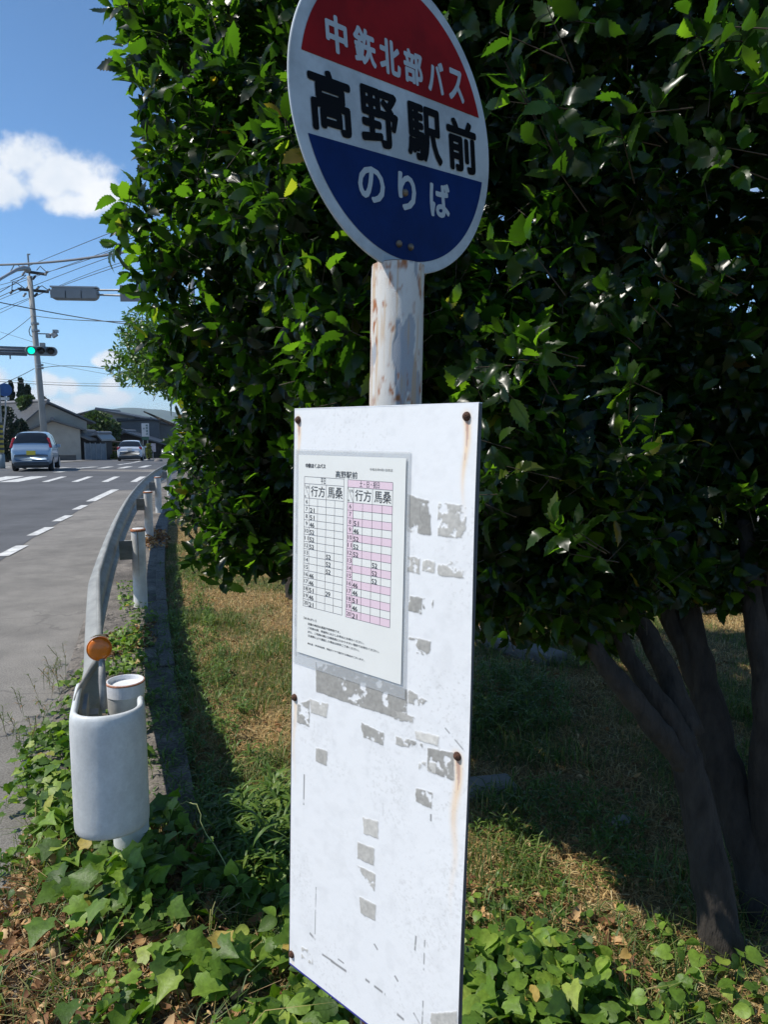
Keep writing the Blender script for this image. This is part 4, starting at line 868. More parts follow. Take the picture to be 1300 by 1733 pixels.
# creeping vine stem beside the board
vn=MB(); vp=[P(455,1600,2.02),P(420,1520,2.08),P(380,1460,2.12),P(352,1410,2.16),P(330,1362,2.2),P(312,1358,2.24),P(296,1372,2.26)]
vine=thing('creeper_shoot',(float(vp[0][0]),float(vp[0][1]),0),'pale arching creeper shoot reaching over the shadow left of the board','vine')
limb(vn,[(p,.0022-.0002*i_) for i_,p in enumerate(vp)],6,3); vn.build('stem',mat('pale stem',(.28,.32,.12),.6),vine,True)
pl=np.array([P(420,1520,2.08),P(392,1478,2.1),P(402,1492,2.1),P(360,1420,2.15),P(440,1560,2.05),P(430,1545,2.06)]); dd=nrm(rs.normal(size=(6,3))+np.array([0,-.6,0])); X,Y,Z=frames(dd,nrm(np.array([[0,-.4,1.]]*6)))
V,Fc=instance(heT[0][0],heT[0][1],pl,X,Y,Z,np.array([.06,.05,.045,.025,.055,.05])); setpar(mesh('leaves',V,Fc,M_ivy,smooth=True),vine)
# stones
def stone(name,c,d,rz,label,m):
    m_=MB(); X=np.array([math.cos(rz),math.sin(rz),0]);Y=np.array([-math.sin(rz),math.cos(rz),0]); m_.box(c,d,X,Y); o=m_.build(name,m); bevel(o,.015,2); return tag(o,label,'stone')
M_stone=mat('grey stone',(.17,.155,.15),.9,var=.25,vscale=12,bump=.6,bscale=60)
g1=G(885,1100,0)
stone('stone_slab',(g1[0]-.05,g1[1]+.15,-.03),(.85,.2,.12),-.95,'long grey stone slab half hidden in weeds behind the board',M_stone)
g1=G(828,1325,0); stone('flat_stone',(g1[0],g1[1],-.02),(.22,.13,.06),.2,'small flat pale stone just right of the board edge',mat('pale stone',(.22,.2,.18),.9,var=.2,vscale=20))
stone('stone_block',(2.75,6.1,.12),(.9,.35,.3),.15,'grey stone block seen between the shrub stems',M_stone)
g1=G(1050,1385,0); stone('stone_chip',(g1[0],g1[1],-.01),(.09,.05,.03),.5,'little white stone in the sunlit weeds near the stems',mat('white stone',(.26,.24,.22),.9))

# ================================================================ across the road
def PZ(px,y,z=None):                # point at picture column px, y metres ahead, on the road surface unless z given
    d=(px-650)/F; zz=float(zg(y)) if z is None else z
    # solve for the column at that height
    dep=(y*cp-(zz-CAMZ)*sp); return np.array([(px-650)/F*dep,y,zz])
M_cp=mat('concrete pole',(.30,.30,.29),.8,var=.12,vscale=3)
M_steel=mat('galvanised steel',(.30,.31,.32),.5,metal=.5,var=.2,vscale=8)
M_dark=mat('dark fitting',(.04,.045,.05),.6)
M_ins=mat('porcelain',(.35,.36,.37),.4)
# utility pole
YP=40.0
pb_=PZ(80,YP); ptp=P(50,468,YP)
up_=thing('utility_pole',pb_,'tall grey concrete utility pole behind the pale blue car, wires on its crossarms','utility pole')
MB().tube([pb_-np.array([0,0,.3]),pb_*.5+ptp*.5,ptp],[.19,.165,.135],14).build('pole',M_cp,up_,True)
q=MB(); q.tube([ptp,P(47,431,YP)],.05,8); q.box(P(48.5,431,YP),(.16,.05,.07)); q.build('pole_top_pipe',M_steel,up_)
arms=[(P(42,459,YP-.4),P(76,464,YP+.6)),(P(30,489,YP-.5),P(80,493.5,YP+.6))]
for a,b in arms:
    q=MB(); q.tube([a,b],.065,6); q.tube([a+np.array([0,.15,-.03]),b+np.array([0,.15,-.03])],.05,6); q.build('crossarm',M_dark,up_)
for px,py in [(40,463),(79,462),(58,470),(42,499),(20,494),(82,492),(61,499),(64,488),(47,487)]:
    c=P(px,py,YP); q=MB(); q.lathe([(0,-.16),(.05,-.15),(.07,-.05),(.05,0),(.07,.06),(.03,.13),(0,.14)],c,8,(.35,.3,.6)); q.build('insulator',M_ins if (px+py)%2 else M_dark,up_)
for pts in [[(17,462),(24,449),(30,448),(36,455)],[(62,458),(68,451),(79,461)],[(20,492),(21,478),(27,478),(41,488)],[(62,489),(71,484),(81,491)],[(52,552),(49,560),(51,568),(56,571)]]:
    MB().tube([P(a,b,YP-.1) for a,b in pts],.025,5).build('jumper_wire',M_dark,up_)
q=MB(); q.tube([P(61,565,YP),P(92,565.5,YP)],.035,6); q.box(P(82,569,YP),(.22,.2,.2)); q.box(P(92,567,YP),(.3,.2,.25),(.8,0,.5),(0,1,0),(-.5,0,.8)); q.box(P(94,561,YP),(.25,.2,.16)); q.build('camera_arm',M_steel,up_)
for y_ in (548,560,618,623):
    c=P(50+(y_-468)*.107+.4,y_,YP); MB().lathe([(.17,-.05),(.215,-.05),(.215,.05),(.17,.05)],c,12).build('clamp_band',M_steel,up_)
q=MB(); q.tube([P(48,457,YP-.5),P(40,454,YP-1),P(28,457,YP-2),P(12,466,YP-3),P(0,473,YP-4),P(-14,485,YP-5)],[.16,.14,.09,.07,.07,.07],8); q.build('lamp_arm',M_steel,up_,True)
# overhead wires: each a cable of its own sagging between two far supports
wires=[((-60,449,34),(60,446,30),(300,407,22),.045,'thick grey cable crossing in front of the utility pole'),
 ((-60,497,46),(50,450,40),(300,352,26),.014,'highest thin wire rising to the dark shrub'),
 ((-60,498,44),(48,470,40),(300,374,24),.014,'thin wire from the upper crossarm, just below the thick cable'),
 ((-60,512,44),(76,463,40),(300,388,24),.014,'thin wire leaving the right end of the upper crossarm'),
 ((-60,530,44),(42,466,40),(18,476,38),.020,'short reddish wire running left from the upper crossarm'),
 ((-60,532,44),(60,483,40),(300,405,24),.014,'thin wire starting right of the pole above the lower crossarm'),
 ((-60,530,46),(30,490,40),(18,496,39),.020,'reddish wire running left from the lower crossarm'),
 ((-60,548,46),(62,500,40),(300,424,24),.014,'thin wire passing just over the rear facing signal'),
 ((-60,560,46),(82,492,40),(300,432,24),.012,'thin wire leaving the right end of the lower crossarm'),
 ((-60,500,36),(60,524,38),(300,548,30),.026,'sagging dark cable below the crossarms'),
 ((54,534,40),(130,542,34),(300,545,28),.020,'lower sagging cable right of the pole'),
 ((-60,608,30),(20,562,36),(54,535,40),.014,'thin guy wire slanting up to the pole from the left'),
 ((-60,545,60),(0,562,50),(58,580,40),.012,'faint wire reaching the pole from the left above the green light'),
 ((-60,672,30),(20,643,36),(58,624,40),.016,'wire rising from the left to the pole below the green light'),
 ((66,624,40),(84,621,38),(300,650,26),.018,'cable running right from the pole below the green light'),
 ((64,612,40),(150,628,40),(300,652,40),.010,'faint thin wire right of the pole under the small cloud'),
 ((-60,640,50),(60,650,46),(300,653,40),.020,'nearly level cable low over the roofs'),
 ((-60,636,52),(60,646,48),(300,649,42),.012,'thin level wire just above the low cable')]
M_wire=mat('cable black',(.035,.037,.045),.6); M_wire2=mat('thick grey cable',(.12,.125,.14),.6)
for i_,(a,b,c,r,lab) in enumerate(wires):
    p=[P(*a),P(*b),P(*c)]; pts=[]
    ts=np.linspace(0,1,17); s=np.linalg.norm(p[1]-p[0])/(np.linalg.norm(p[1]-p[0])+np.linalg.norm(p[2]-p[1]))
    for t in ts: # quadratic through three points
        pts.append(p[0]*((t-s)*(t-1)/(s))+p[1]*(t*(t-1)/(s*(s-1)))+p[2]*(t*(t-s)/(1-s)))
    tag(MB().tube(pts,r,6).build('overhead_wire',M_wire2 if i_==0 else M_wire,None,True),lab,'wire','overhead wires')
# traffic signals
def signal(name,c,W,H_,dirx,face,label,on,rear=False):
    """horizontal three-lamp head; dirx along the head, face towards the drivers"""
    t=thing(name,c,label,'traffic light'); X=unit(dirx);Yf=unit(face);Z=np.cross(X,Yf); Z=Z*np.sign(Z[2])
    n=16; V=[];Fc=[]
    def outline(w_,h,off):
        r=h*.48; o_=[]
        for (cx_,s0) in ((w_/2-r,-90),(-w_/2+r,90)):
            for k in range(n): a=math.radians(s0+180*k/(n-1)); o_.append(c+X*(cx_+r*math.cos(a))+Z*(h/2*math.sin(a))+Yf*off)
        return o_
    rings=[outline(W*.96,H_*.9,-.10),outline(W,H_,-.07),outline(W,H_,.06),outline(W*.97,H_*.92,.085)]
    for r in rings: V+=r
    m2=2*n
    for k in range(3):
        for j in range(m2): Fc.append((k*m2+j,k*m2+(j+1)%m2,(k+1)*m2+(j+1)%m2,(k+1)*m2+j))
    Fc.append(tuple(range(m2))[::-1]); Fc.append(tuple(range(3*m2,4*m2))); MB().add(V,Fc).build('housing',M_sig,t)
    for k,(nm_,cc) in enumerate((('green',0),('amber',1),('red',2))):
        q_=c+X*((k-1)*W*.30)*(-1 if rear else 1)+Yf*.09; r=H_*.37
        m_=MB(); m_.lathe([(0,.03),(r*.6,.022),(r,.0)],q_,20,Yf); l=m_.build('lens',M_green if (k==0 and on) else M_lensoff,t,True)
        m_=MB(); V=[];Fc=[]; N=14
        for i2 in range(N+1):
            a=math.radians(-20+220*i2/N); rr_=r*1.12; e=X*math.cos(a)+Z*math.sin(a); dpt=.26*(.35+.65*max(0,math.sin(a)))
            V+=[q_+e*rr_,q_+e*rr_*1.02+Yf*dpt-Z*.02]
            if i2: Fc.append((2*i2-2,2*i2-1,2*i2+1,2*i2))
        o=m_.add(V,Fc).build('visor',M_sigd,t); md_=o.modifiers.new('s','SOLIDIFY'); md_.thickness=.006
    return t,X,Yf,Z
M_sig=mat('signal housing',(.20,.215,.23),.5,var=.08,vscale=5); M_sigd=mat('signal visor',(.05,.055,.06),.6); M_lensoff=mat('dark lens',(.03,.025,.025),.3)
M_green=mat('green lamp',(.0,.6,.4),.3,emit=((.0,.86,.55),1.25))
c=P(70,594.5,30); fdir=unit(np.array([.32,-1,0])); t1_,X,Yf,Z=signal('traffic_signal',c,1.22,.37,np.array([1,.32,0]),fdir,'horizontal traffic light glowing green on an arm at the left edge',True)
q=MB(); q.tube([c-X*.55+Z*.03,c-X*2.6+Z*.03-Yf*.1],.03,6); q.tube([c-X*.55-Z*.07,c-X*2.6-Z*.07-Yf*.1],.03,6); q.tube([c-X*2.6-Yf*.1,c-X*5.2-Yf*.1],.07,8); q.tube([c-X*5.2-Yf*.1+Z*.6,np.array([*(c-X*5.2-Yf*.1)[:2],0.])],[.11,.13],12); q.build('arm',M_steel,t1_,True)
q=MB(); q.box(P(72,584,30),(.18,.14,.16)); q.tube([P(71,589,30),P(70,590,30)],.04,6); q.build('vehicle_sensor',M_sig,t1_)
pc=P(19,594.3,30); npl=thing('junction_name_plate',pc,'long grey plate with the junction name left of the green traffic light','sign')
q=MB(); q.box(pc,(1.14,.03,.34),X,Yf,Z); q.build('plate',mat('name plate',(.17,.18,.20),.6,var=.1,vscale=6),npl); q=MB(); q.tube([P(17,601,30),P(17.5,608,30)],.03,6); q.build('bracket',M_steel,npl)
q=MB(); q.box(pc-Z*.175,(1.18,.05,.02),X,Yf,Z);q.box(pc+Z*.175,(1.18,.05,.02),X,Yf,Z);q.box(pc+X*.58,(.02,.05,.36),X,Yf,Z);q.box(pc-X*.58,(.02,.05,.36),X,Yf,Z); q.build('frame',M_sigd,npl)
q=MB(); text(q,'高野駅前',pc,X,Z,Yf,-.47,.47,-.11,.11,.018,.02); q.build('lettering',mat('faded dark letters',(.07,.08,.095),.6),npl)
c=P(127,498,19.5); t2_,X,Yf,Z=signal('rear_facing_signal',c,1.25,.33,np.array([-1,-.10,0]),np.array([-.10,1,.0]),'horizontal traffic light seen from behind on an arm from the dark shrub',False,True)
q=MB()
for k in (-1,0,1): q.box(c+X*(k*.405)-Yf*.115-Z*.03,(.37,.05,.20),X,Yf,Z)
q.build('back_panel',M_sig,t2_); q=MB(); q.box(c+Z*.17,(1.22,.22,.035),X,Yf,Z); q.build('top_cover',mat('light grey cover',(.36,.38,.40),.5),t2_)
ce=PZ(324,19.5,float(c[2]))
q=MB(); q.tube([c+np.array([.6,0,.10]),ce+np.array([0,0,.10])],.028,6); q.tube([c+np.array([.6,0,-.02]),ce+np.array([0,0,-.10])],.028,6); q.tube([ce+np.array([0,0,.5]),np.array([ce[0],ce[1],-.1])],[.09,.11],12); q.build('arm',M_steel,t2_,True)
pc=P(232,497,19.4); npl=thing('rear_plate',pc,'dark back of a name plate on the arm, half hidden by leaves','sign'); q=MB(); q.box(pc,(.9,.03,.42)); q.build('plate',mat('plate back',(.13,.14,.16),.6),npl); q=MB(); q.box(pc+np.array([0,-.025,.1]),(.92,.02,.03)); q.build('rail',M_steel,npl)
# round blue road sign and banded pole on the far kerb
rp=PZ(3,33.2); rsn=thing('round_road_sign',rp,'small round blue road sign with a narrow plate under it at the left edge','road sign')
c=P(8,660,33); nn=unit(C0-c); q=MB(); q.lathe([(0,.012),(.29,.012),(.30,0),(.29,-.01),(0,-.01)],c,32,nn); q.build('disc',mat('blue sign face',(.02,.09,.28),.45,var=.15,vscale=4),rsn)
q=MB(); q.tube([c-nn*.06+np.array([0,0,.25]),c-nn*.06+np.array([0,0,-1.0]),rp+np.array([-.1,0,0])],.035,8); q.build('post',M_steel,rsn)
c2=P(8,675,33); q=MB(); q.box(c2,(.42,.02,.13)); q.build('supplementary_plate',mat('white plate',(.42,.44,.46),.5),rsn)
bp0=PZ(3,31.6); bpo=thing('banded_pole',bp0,'pole with a yellow and black band and pale foot at the left edge','pole')
MB().tube([bp0,bp0+np.array([0,0,6.])],[.13,.11],12).build('pole',M_cp,bpo,True)
MB().tube([bp0-np.array([0,0,.1]),bp0+np.array([0,0,.62])],.15,12).build('foot',mat('pale foot wrap',(.22,.27,.29),.7),bpo,True)
q=MB(); q2=MB()
for k in range(6):
    z=.70+k*.22
    for m_,o_ in ((q,0),(q2,.11)): m_.lathe([(.138,z+o_),(.142,z+o_+.002),(.142,z+o_+.108),(.138,z+o_+.11)],bp0,14,(0,0,1))
q.build('yellow_band',mat('yellow band',(.40,.30,.03),.6),bpo); q2.build('black_band',M_dark,bpo)

for m_ in ('red enamel','blue enamel','white enamel plate'): patches(bpy.data.materials[m_],7,.84,1.12)
patches(M_rail,3,.84,1.03); patches(M_post,4,.86,1.03)
# ---------------------------------------------------------------- cars
def car(name,loc,rz,paint,label,L_,W_,H_,plate,kind):
    t=thing(name,loc,label,'car',None,rz); bpy.context.view_layer.update()
    # local axes: +y forward, origin at the centre of the rear bumper's foot
    if kind=='egg':
        st=[(0.0,.42,.62,.66,.62,.60),(.03,.34,.80,.84,.68,.62),(.10,.30,.90,.96,.72,.66),(.20,.28,.96,1.18,.735,.64),(.38,.27,.98,1.44,.74,.56),(.62,.26,.98,1.52,.74,.53),(1.1,.25,.97,1.56,.74,.53),(1.8,.25,.96,1.56,.74,.53),(2.3,.25,.95,1.47,.74,.55),(2.75,.25,.94,1.20,.73,.58),(3.05,.26,.92,.98,.70,.62),(3.30,.30,.80,.84,.64,.58),(3.40,.38,.62,.66,.52,.5)]
    else:
        st=[(0.0,.40,.66,.70,.68,.66),(.03,.30,.86,.90,.78,.72),(.10,.26,.96,1.00,.82,.74),(.22,.25,1.0,1.16,.835,.70),(.50,.24,1.0,1.38,.845,.60),(.85,.22,.98,1.45,.845,.58),(1.6,.20,.95,1.48,.845,.58),(2.3,.20,.93,1.47,.845,.58),(2.85,.20,.92,1.32,.84,.62),(3.45,.20,.92,1.02,.83,.68),(4.0,.22,.84,.88,.80,.70),(4.3,.28,.70,.74,.70,.62),(4.4,.36,.58,.62,.56,.5)]
    sL=L_/st[-1][0]; sH=H_/max(s[3] for s in st); sW=W_/2/max(s[4] for s in st)
    def ring(s,o=0):
        y,zb,zl,zr,wl,wr=s; y*=sL; zb*=sH;zl*=sH;zr*=sH;wl*=sW;wr*=sW
        g=zr-zl; pts=[(wl*.86,zb),(wl*.97,zb+.06),(wl,zb+(zl-zb)*.35),(wl,zb+(zl-zb)*.7),(wl*.985,zl),(wl*.985+(wr-wl*.985)*.12,zl+g*.12),(wr+(wl-wr)*.1,zl+g*.82),(wr*.93,zl+g*.95),(wr*.75,zr),(wr*.4,zr+.012),(0,zr+.015)]
        pts=[(a+o*(1 if a>0 else 0),b+o*.6) for a,b in pts]
        return [( a,y,b) for a,b in pts]+[(-a,y,b) for a,b in pts[-2::-1]]
    # refine stations
    S_=[]
    for i_ in range(len(st)-1):
        for k in range(3):
            f=k/3; a=np.array(st[max(i_-1,0)]);b=np.array(st[i_]);c_=np.array(st[i_+1]);d=np.array(st[min(i_+2,len(st)-1)])
            S_.append(tuple(.5*((2*b)+(c_-a)*f+(2*a-5*b+4*c_-d)*f*f+(-a+3*b-3*c_+d)*f**3)))
    S_.append(st[-1]); V=[];
    for s in S_: V+=ring(s)
    m=21; Fc=[]
    for i_ in range(len(S_)-1):
        for j in range(m-1): Fc.append((i_*m+j,i_*m+j+1,(i_+1)*m+j+1,(i_+1)*m+j))
        Fc.append((i_*m,(i_+1)*m,(i_+1)*m+m-1,i_*m+m-1))
    Fc.append(tuple(range(m))); Fc.append(tuple(range((len(S_)-1)*m,len(S_)*m))[::-1])
    def put(name_,V_,F_,m_,par=t,sm=False):
        o=mesh(name_,V_,F_,m_,None,sm); o.parent=par; return o
    body=put('body',V,Fc,paint,t,True)
    def patch_(name_,i0,i1,j0,j1,off,m_):
        VV=[];FF=[]; n_=j1-j0+1
        ctr=np.array([0,0,.75*sH])
        for i2 in range(i0,i1+1):
            r=ring(S_[i2])
            for j in range(j0,j1+1):
                p=np.array(r[j]); nn_=unit((p-np.array([0,p[1]*.8+.2*L_/2,.7]))); VV.append(p+nn_*off)
        for i2 in range(i1-i0):
            for j in range(n_-1): FF.append((i2*n_+j,i2*n_+j+1,(i2+1)*n_+j+1,(i2+1)*n_+j))
        return put(name_,VV,FF,m_,t,True)
    egg=kind=='egg'
    patch_('rear_window',8 if egg else 7,14 if egg else 13,6,14,.02,M_glass)
    wi=[(14,20),(21,27)] if egg else [(13,19),(20,27)]
    for a,b in wi:
        patch_('side_window',a,b,5,6,.018,M_glass); patch_('side_window',a,b,14,15,.018,M_glass)
    patch_('windscreen',25 if egg else 25,29 if egg else 29,7,13,.02,M_glass)
    for s in (-1,1):
        q_=MB(); 
        if egg: q_.box((s*.665*sW/1,.235*sL,1.13*sH),(.12,.12,.40),(1,0,0),(0,1,.4*0),(-s*.25,.45,1)); 
        else: q_.box((s*.735*sW,.10*sL,.93*sH),(.20,.12,.20),(1,0,0),(0,1,0),(-s*.2,.2,1))
        o=q_.build('tail_light',M_tail); bevel(o,.03,3); o.parent=t
        q_=MB(); q_.box((s*.58*sW,L_-.26,.72*sH),(.22,.28,.14)); o=q_.build('headlight',M_head); bevel(o,.03,3); o.parent=t
        q_=MB(); q_.box((s*(W_/2+.06),L_*.64,.98*sH),(.16,.09,.13)); o=q_.build('wing_mirror',paint); bevel(o,.02,2); o.parent=t
        for yy_ in (L_*.165,L_*.83):
            q_=MB(); R0=.29*H_/1.5; cx_=s*(W_/2-.09); q_.lathe([(0,-.1),(R0-.03,-.1),(R0,-.07),(R0,.07),(R0-.03,.1),(R0*.66,.102)],(cx_,yy_,R0),24,(s,0,0)); o=q_.build('wheel',M_tyre,None,True); o.parent=t
            q_=MB(); q_.lathe([(R0*.66,.104),(R0*.6,.09),(R0*.2,.095),(0,.1)],(cx_,yy_,R0),24,(s,0,0)); r_=q_.build('rim',M_rim,None,True); r_.parent=o
    q_=MB(); q_.box((0,.02,.30*sH),(W_*.86,.10,.16)); o=q_.build('rear_bumper',M_dark); bevel(o,.03,2); o.parent=t
    q_=MB(); q_.box((0,L_/2,.22),(W_*.80,L_*.92,.16)); o=q_.build('underbody',M_dark); o.parent=t
    q_=MB(); q_.box((0,(.0 if egg else -.0)*sL+.01,.74*sH if egg else .86*sH),(.33,.03,.165),(1,0,0),(0,1,0),(0,.25,1)); o=q_.build('number_plate',plate); o.parent=t
    return t
M_glass=mat('car glass',(.012,.015,.018),.08,spec=.6); M_tyre=mat('tyre',(.02,.02,.02),.85); M_rim=mat('alloy rim',(.35,.36,.38),.35,metal=.7)
M_tail=mat('red tail lamp',(.30,.01,.012),.2,coat=.5); M_head=mat('headlight glass',(.5,.52,.55),.1,coat=.5)
P_blue=mat('pale blue metallic paint',(.33,.43,.54),.28,metal=.3,coat=.6); P_white=mat('white car paint',(.58,.62,.68),.3,coat=.5); P_silver=mat('silver car paint',(.42,.44,.47),.3,metal=.4,coat=.5)
M_py=mat('yellow number plate',(.45,.38,.03),.5); M_pw=mat('white number plate',(.5,.5,.48),.5)
def base_at(px,y): return PZ(px,y)
c1=base_at(54,28.2); car('hatchback',c1,math.radians(19),P_blue,'pale blue small hatchback with yellow number plate, seen from behind on the road',3.4,1.48,1.57,M_py,'egg')
c2=base_at(220,51); car('wagon',c2,math.radians(15),P_white,'white hatchback farther down the road, left of the white roadside sign',4.2,1.72,1.46,M_pw,'wagon')
c3=base_at(296,72); car('silver_car',c3+np.array([0,0,.02]),math.radians(190),P_silver,'silver car in the distance, partly hidden by leaves at the rail end',4.2,1.70,1.50,M_pw,'wagon')
car('parked_car',np.array([8.6,14.5,.035]),math.radians(80),P_white,'white car parked in the gravel yard behind the shrub, glimpsed through leaves',4.0,1.66,1.5,M_pw,'wagon')

# ---------------------------------------------------------------- houses
M_tile=bpy.data.materials.new('grey roof tiles')
def tilemat(name,col,sc_=3.3):
    m=mat(name,col,.45,var=.15,vscale=3); t=m.node_tree; L=t.links.new; b=t.nodes['Principled BSDF']
    uv=t.nodes.new('ShaderNodeUVMap'); wv=t.nodes.new('ShaderNodeTexWave'); wv.bands_direction='X'; wv.inputs['Scale'].default_value=sc_*.5; mp=t.nodes.new('ShaderNodeMapping'); L(uv.outputs[0],mp.inputs[0]); L(mp.outputs[0],wv.inputs['Vector'])
    w2=t.nodes.new('ShaderNodeTexWave'); w2.bands_direction='Y'; w2.wave_profile='SAW'; w2.inputs['Scale'].default_value=sc_*.42; L(mp.outputs[0],w2.inputs['Vector'])
    ad=t.nodes.new('ShaderNodeMath'); L(wv.outputs[1],ad.inputs[0]); L(w2.outputs[1],ad.inputs[1]); bp_=t.nodes.new('ShaderNodeBump'); bp_.inputs['Distance'].default_value=.10; L(ad.outputs[0],bp_.inputs['Height']); L(bp_.outputs[0],b.inputs['Normal']); return m
M_tile=tilemat('grey roof tiles',(.10,.105,.115)); M_tile2=tilemat('brown grey roof tiles',(.14,.135,.13))
M_wallA=mat('beige plaster',(.40,.36,.30),.9,var=.1,vscale=1.5); M_wallB=mat('grey brown cladding',(.14,.14,.14),.9,var=.12,vscale=2,stretch=(1,1,8)); M_wallC=mat('dark timber wall',(.045,.04,.038),.9,var=.3,vscale=3,stretch=(4,4,1)); M_wallD=mat('pale house wall',(.30,.29,.26),.9,var=.08,vscale=1)
M_win=mat('dark window',(.03,.035,.045),.15); M_frame=mat('window frame',(.25,.25,.25),.5)
def gable(name,c0,g,r,wd,ln,ze,zr,frac,roofm,wallm,label,ov=.5,windows=(),wall2=None):
    """c0: ground corner where the gable wall starts; g along the gable wall, r along the ridge away from it"""
    g=unit(g);r=unit(r);c0=np.array(c0,float); U3=np.array([0,0,1.]); t=thing(name,c0,label,'house')
    zb=c0[2]; A=lambda a,b,z: c0*np.array([1,1,0])+g*a+r*b+U3*z
    V=[A(0,0,zb-.3),A(wd,0,zb-.3),A(wd,ln,zb-.3),A(0,ln,zb-.3),A(0,0,ze),A(wd,0,ze),A(wd,ln,ze),A(0,ln,ze),A(wd*frac,0,zr),A(wd*frac,ln,zr)]
    MB().add(V,[(0,1,5,8,4),(1,2,6,5),(2,3,7,9,6),(3,0,4,7),(0,3,2,1)]).build('wall',wallm,t)
    hl=(zr-ze)/(wd*frac) if frac>0 else 0; hr=(zr-ze)/(wd*(1-frac)); th=.14
    for nm,(a0,z0,a1,z1) in (('l',(-ov,ze-ov*hl,wd*frac,zr)),('r',(wd+ov,ze-ov*hr,wd*frac,zr))):
        e=.03; Vr=[A(a0,-ov,z0+e),A(a1,-ov,z1+e),A(a1,ln+ov,z1+e),A(a0,ln+ov,z0+e)]; Vr+= [v+U3*th for v in Vr]
        o=mesh('roof',Vr,[(0,1,2,3),(4,7,6,5),(0,4,5,1),(1,5,6,2),(2,6,7,3),(3,7,4,0)],roofm); uv=o.data.uv_layers.new(name='UVMap')
        s_=[(0,0),(0,1),(1,1),(1,0)]; sl_=math.hypot(a1-a0,z1-z0); D={0:(0,0),1:(0,sl_),2:(ln+2*ov,sl_),3:(ln+2*ov,0)}
        for lp in o.data.loops: uv.data[lp.index].uv=D[lp.vertex_index%4]
        setpar(o,t)
    q_=MB(); q_.tube([A(wd*frac,-ov-.05,zr+th+.06),A(wd*frac,ln+ov+.05,zr+th+.06)],.14,8); q_.build('ridge',mat('ridge tile',(.17,.17,.18),.6),t)
    for (face,a,z,w_,h_) in windows:
        q_=MB(); p=A(a,-.02,z) if face=='g' else A(-.02,a,z); X_,Y_=(g,r) if face=='g' else (r,g); q_.box(p,(w_+.12,.05,h_+.12),X_,Y_); o=q_.build('window',M_frame,t)
        q_=MB(); q_.box(p-Y_*.03,(w_,.02,h_),X_,Y_); q_.build('pane',M_win,o)
    return t
Z0=lambda y: float(zg(y))
# first house: gable towards the road, long tiled slope on the left
yA=56.; a=PZ(45,yA); zr=P(78,684,yA+2)[2]; ze=P(45,713,yA)[2]
gable('tiled_house',a,(.95,.42,0),(-.75,.55,0),4.5,9,ze,zr,.34,M_tile,M_wallA,'beige single storey house with grey tiled roof behind the utility pole',.45)
a=PZ(58,54.); gable('low_annex',a,(.96,.35,0),(-.4,.9,0),3.3,3.0,P(58,727,54)[2],P(82,713,54)[2],.42,M_tile2,M_wallA,'low beige annex with shallow roof in front of the tiled house',.4)
a=PZ(106,55.5); gable('dark_shed',a,(.98,.2,0),(-.1,1,0),1.7,5,P(112,742,55.5)[2],P(128,734,55.5)[2],.5,M_tile2,M_wallC,'dark timber shed right of the beige house',.5)
a=PZ(134,57.); gable('lean_to',a,(.98,.2,0),(-.1,1,0),1.6,3.5,P(134,741,57)[2],P(150,737,57)[2],.9,mat('grey tin roof',(.24,.24,.24),.5),M_wallC,'brown lean-to shed with a pale tin roof beside the grey panel fence',.25)
# grey panel fence
fn_=thing('panel_fence',PZ(160,56.),'grey panel fence in front of the brown lean-to','fence')
a=PZ(145,55.5);b=PZ(180,58.); d=unit(b-a); 
for k in range(4):
    q=MB(); q.box(a+(b-a)*(k+.5)/4+np.array([0,0,.65]),(np.linalg.norm(b-a)/4-.04,.05,1.3),d,np.array([-d[1],d[0],0])); q.build('panel',mat('grey fence panel',(.19,.21,.23),.8,var=.2,vscale=2),fn_)
for k in range(5):
    q=MB(); q.box(a+(b-a)*k/4+np.array([0,-.05,.68]),(.07,.07,1.4)); q.build('post',M_steel,fn_)
# low boundary kerb and wooden stack
wl=thing('boundary_wall',PZ(60,50),'low dark concrete wall along the far side of the road','wall'); q=MB(); a=PZ(-60,47);b=PZ(128,53.); d=unit(b-a); q.box((a+b)/2+np.array([0,0,.15]),(np.linalg.norm(b-a),.2,.5),d,np.array([-d[1],d[0],0])); q.build('wall',mat('dark block wall',(.10,.10,.095),.9,var=.2,vscale=2),wl); q=MB(); q.box((a+b)/2+np.array([0,0,.42]),(np.linalg.norm(b-a),.26,.05),d,np.array([-d[1],d[0],0])); q.build('coping',mat('coping',(.17,.17,.16),.9),wl)
# second row
yB=78.; a=PZ(125,yB); gable('hipped_house',a,(1,.12,0),(-.1,1,0),6.6,8,P(125,706,yB)[2],P(155,695,yB)[2],.42,M_tile2,M_wallD,'pale two storey house with grey roof behind the green tree',.7,[('g',5.3,P(190,716,yB)[2],1.2,1.0)])
a=PZ(150,70.); gable('tiled_outbuilding',a,(1,.1,0),(-.2,1,0),3.4,5,P(150,733,70)[2],P(160,713,70)[2],.2,M_tile,M_wallC,'low building with dark tiled slope left of the green tree',.4)
yC=76.; a=PZ(206,yC); gable('dark_building',a,(1,.25,0),(-.25,1,0),3.9,8,P(206,713,yC)[2],P(252,711,yC)[2],.80,mat('dark flat roof',(.06,.06,.065),.7),M_wallB,'large dark grey building with almost flat roof behind the white roadside sign',.25,[('g',1.0,P(222,736,yC)[2],1.0,.5)])
a=PZ(262,yC+2); gable('side_house',a,(.9,.45,0),(-.45,.9,0),2.4,4,P(262,722,yC)[2],P(266,716,yC)[2],.3,M_tile,M_wallB,'small grey gabled house at the right of the dark building',.3)
a=PZ(176,68.); gable('low_shop',a,(1,.18,0),(-.18,1,0),5.4,5,P(190,752,68)[2],P(222,733,68)[2],.38,M_tile,M_wallC,'low dark building with blue grey tiled roof behind the white car',.6)
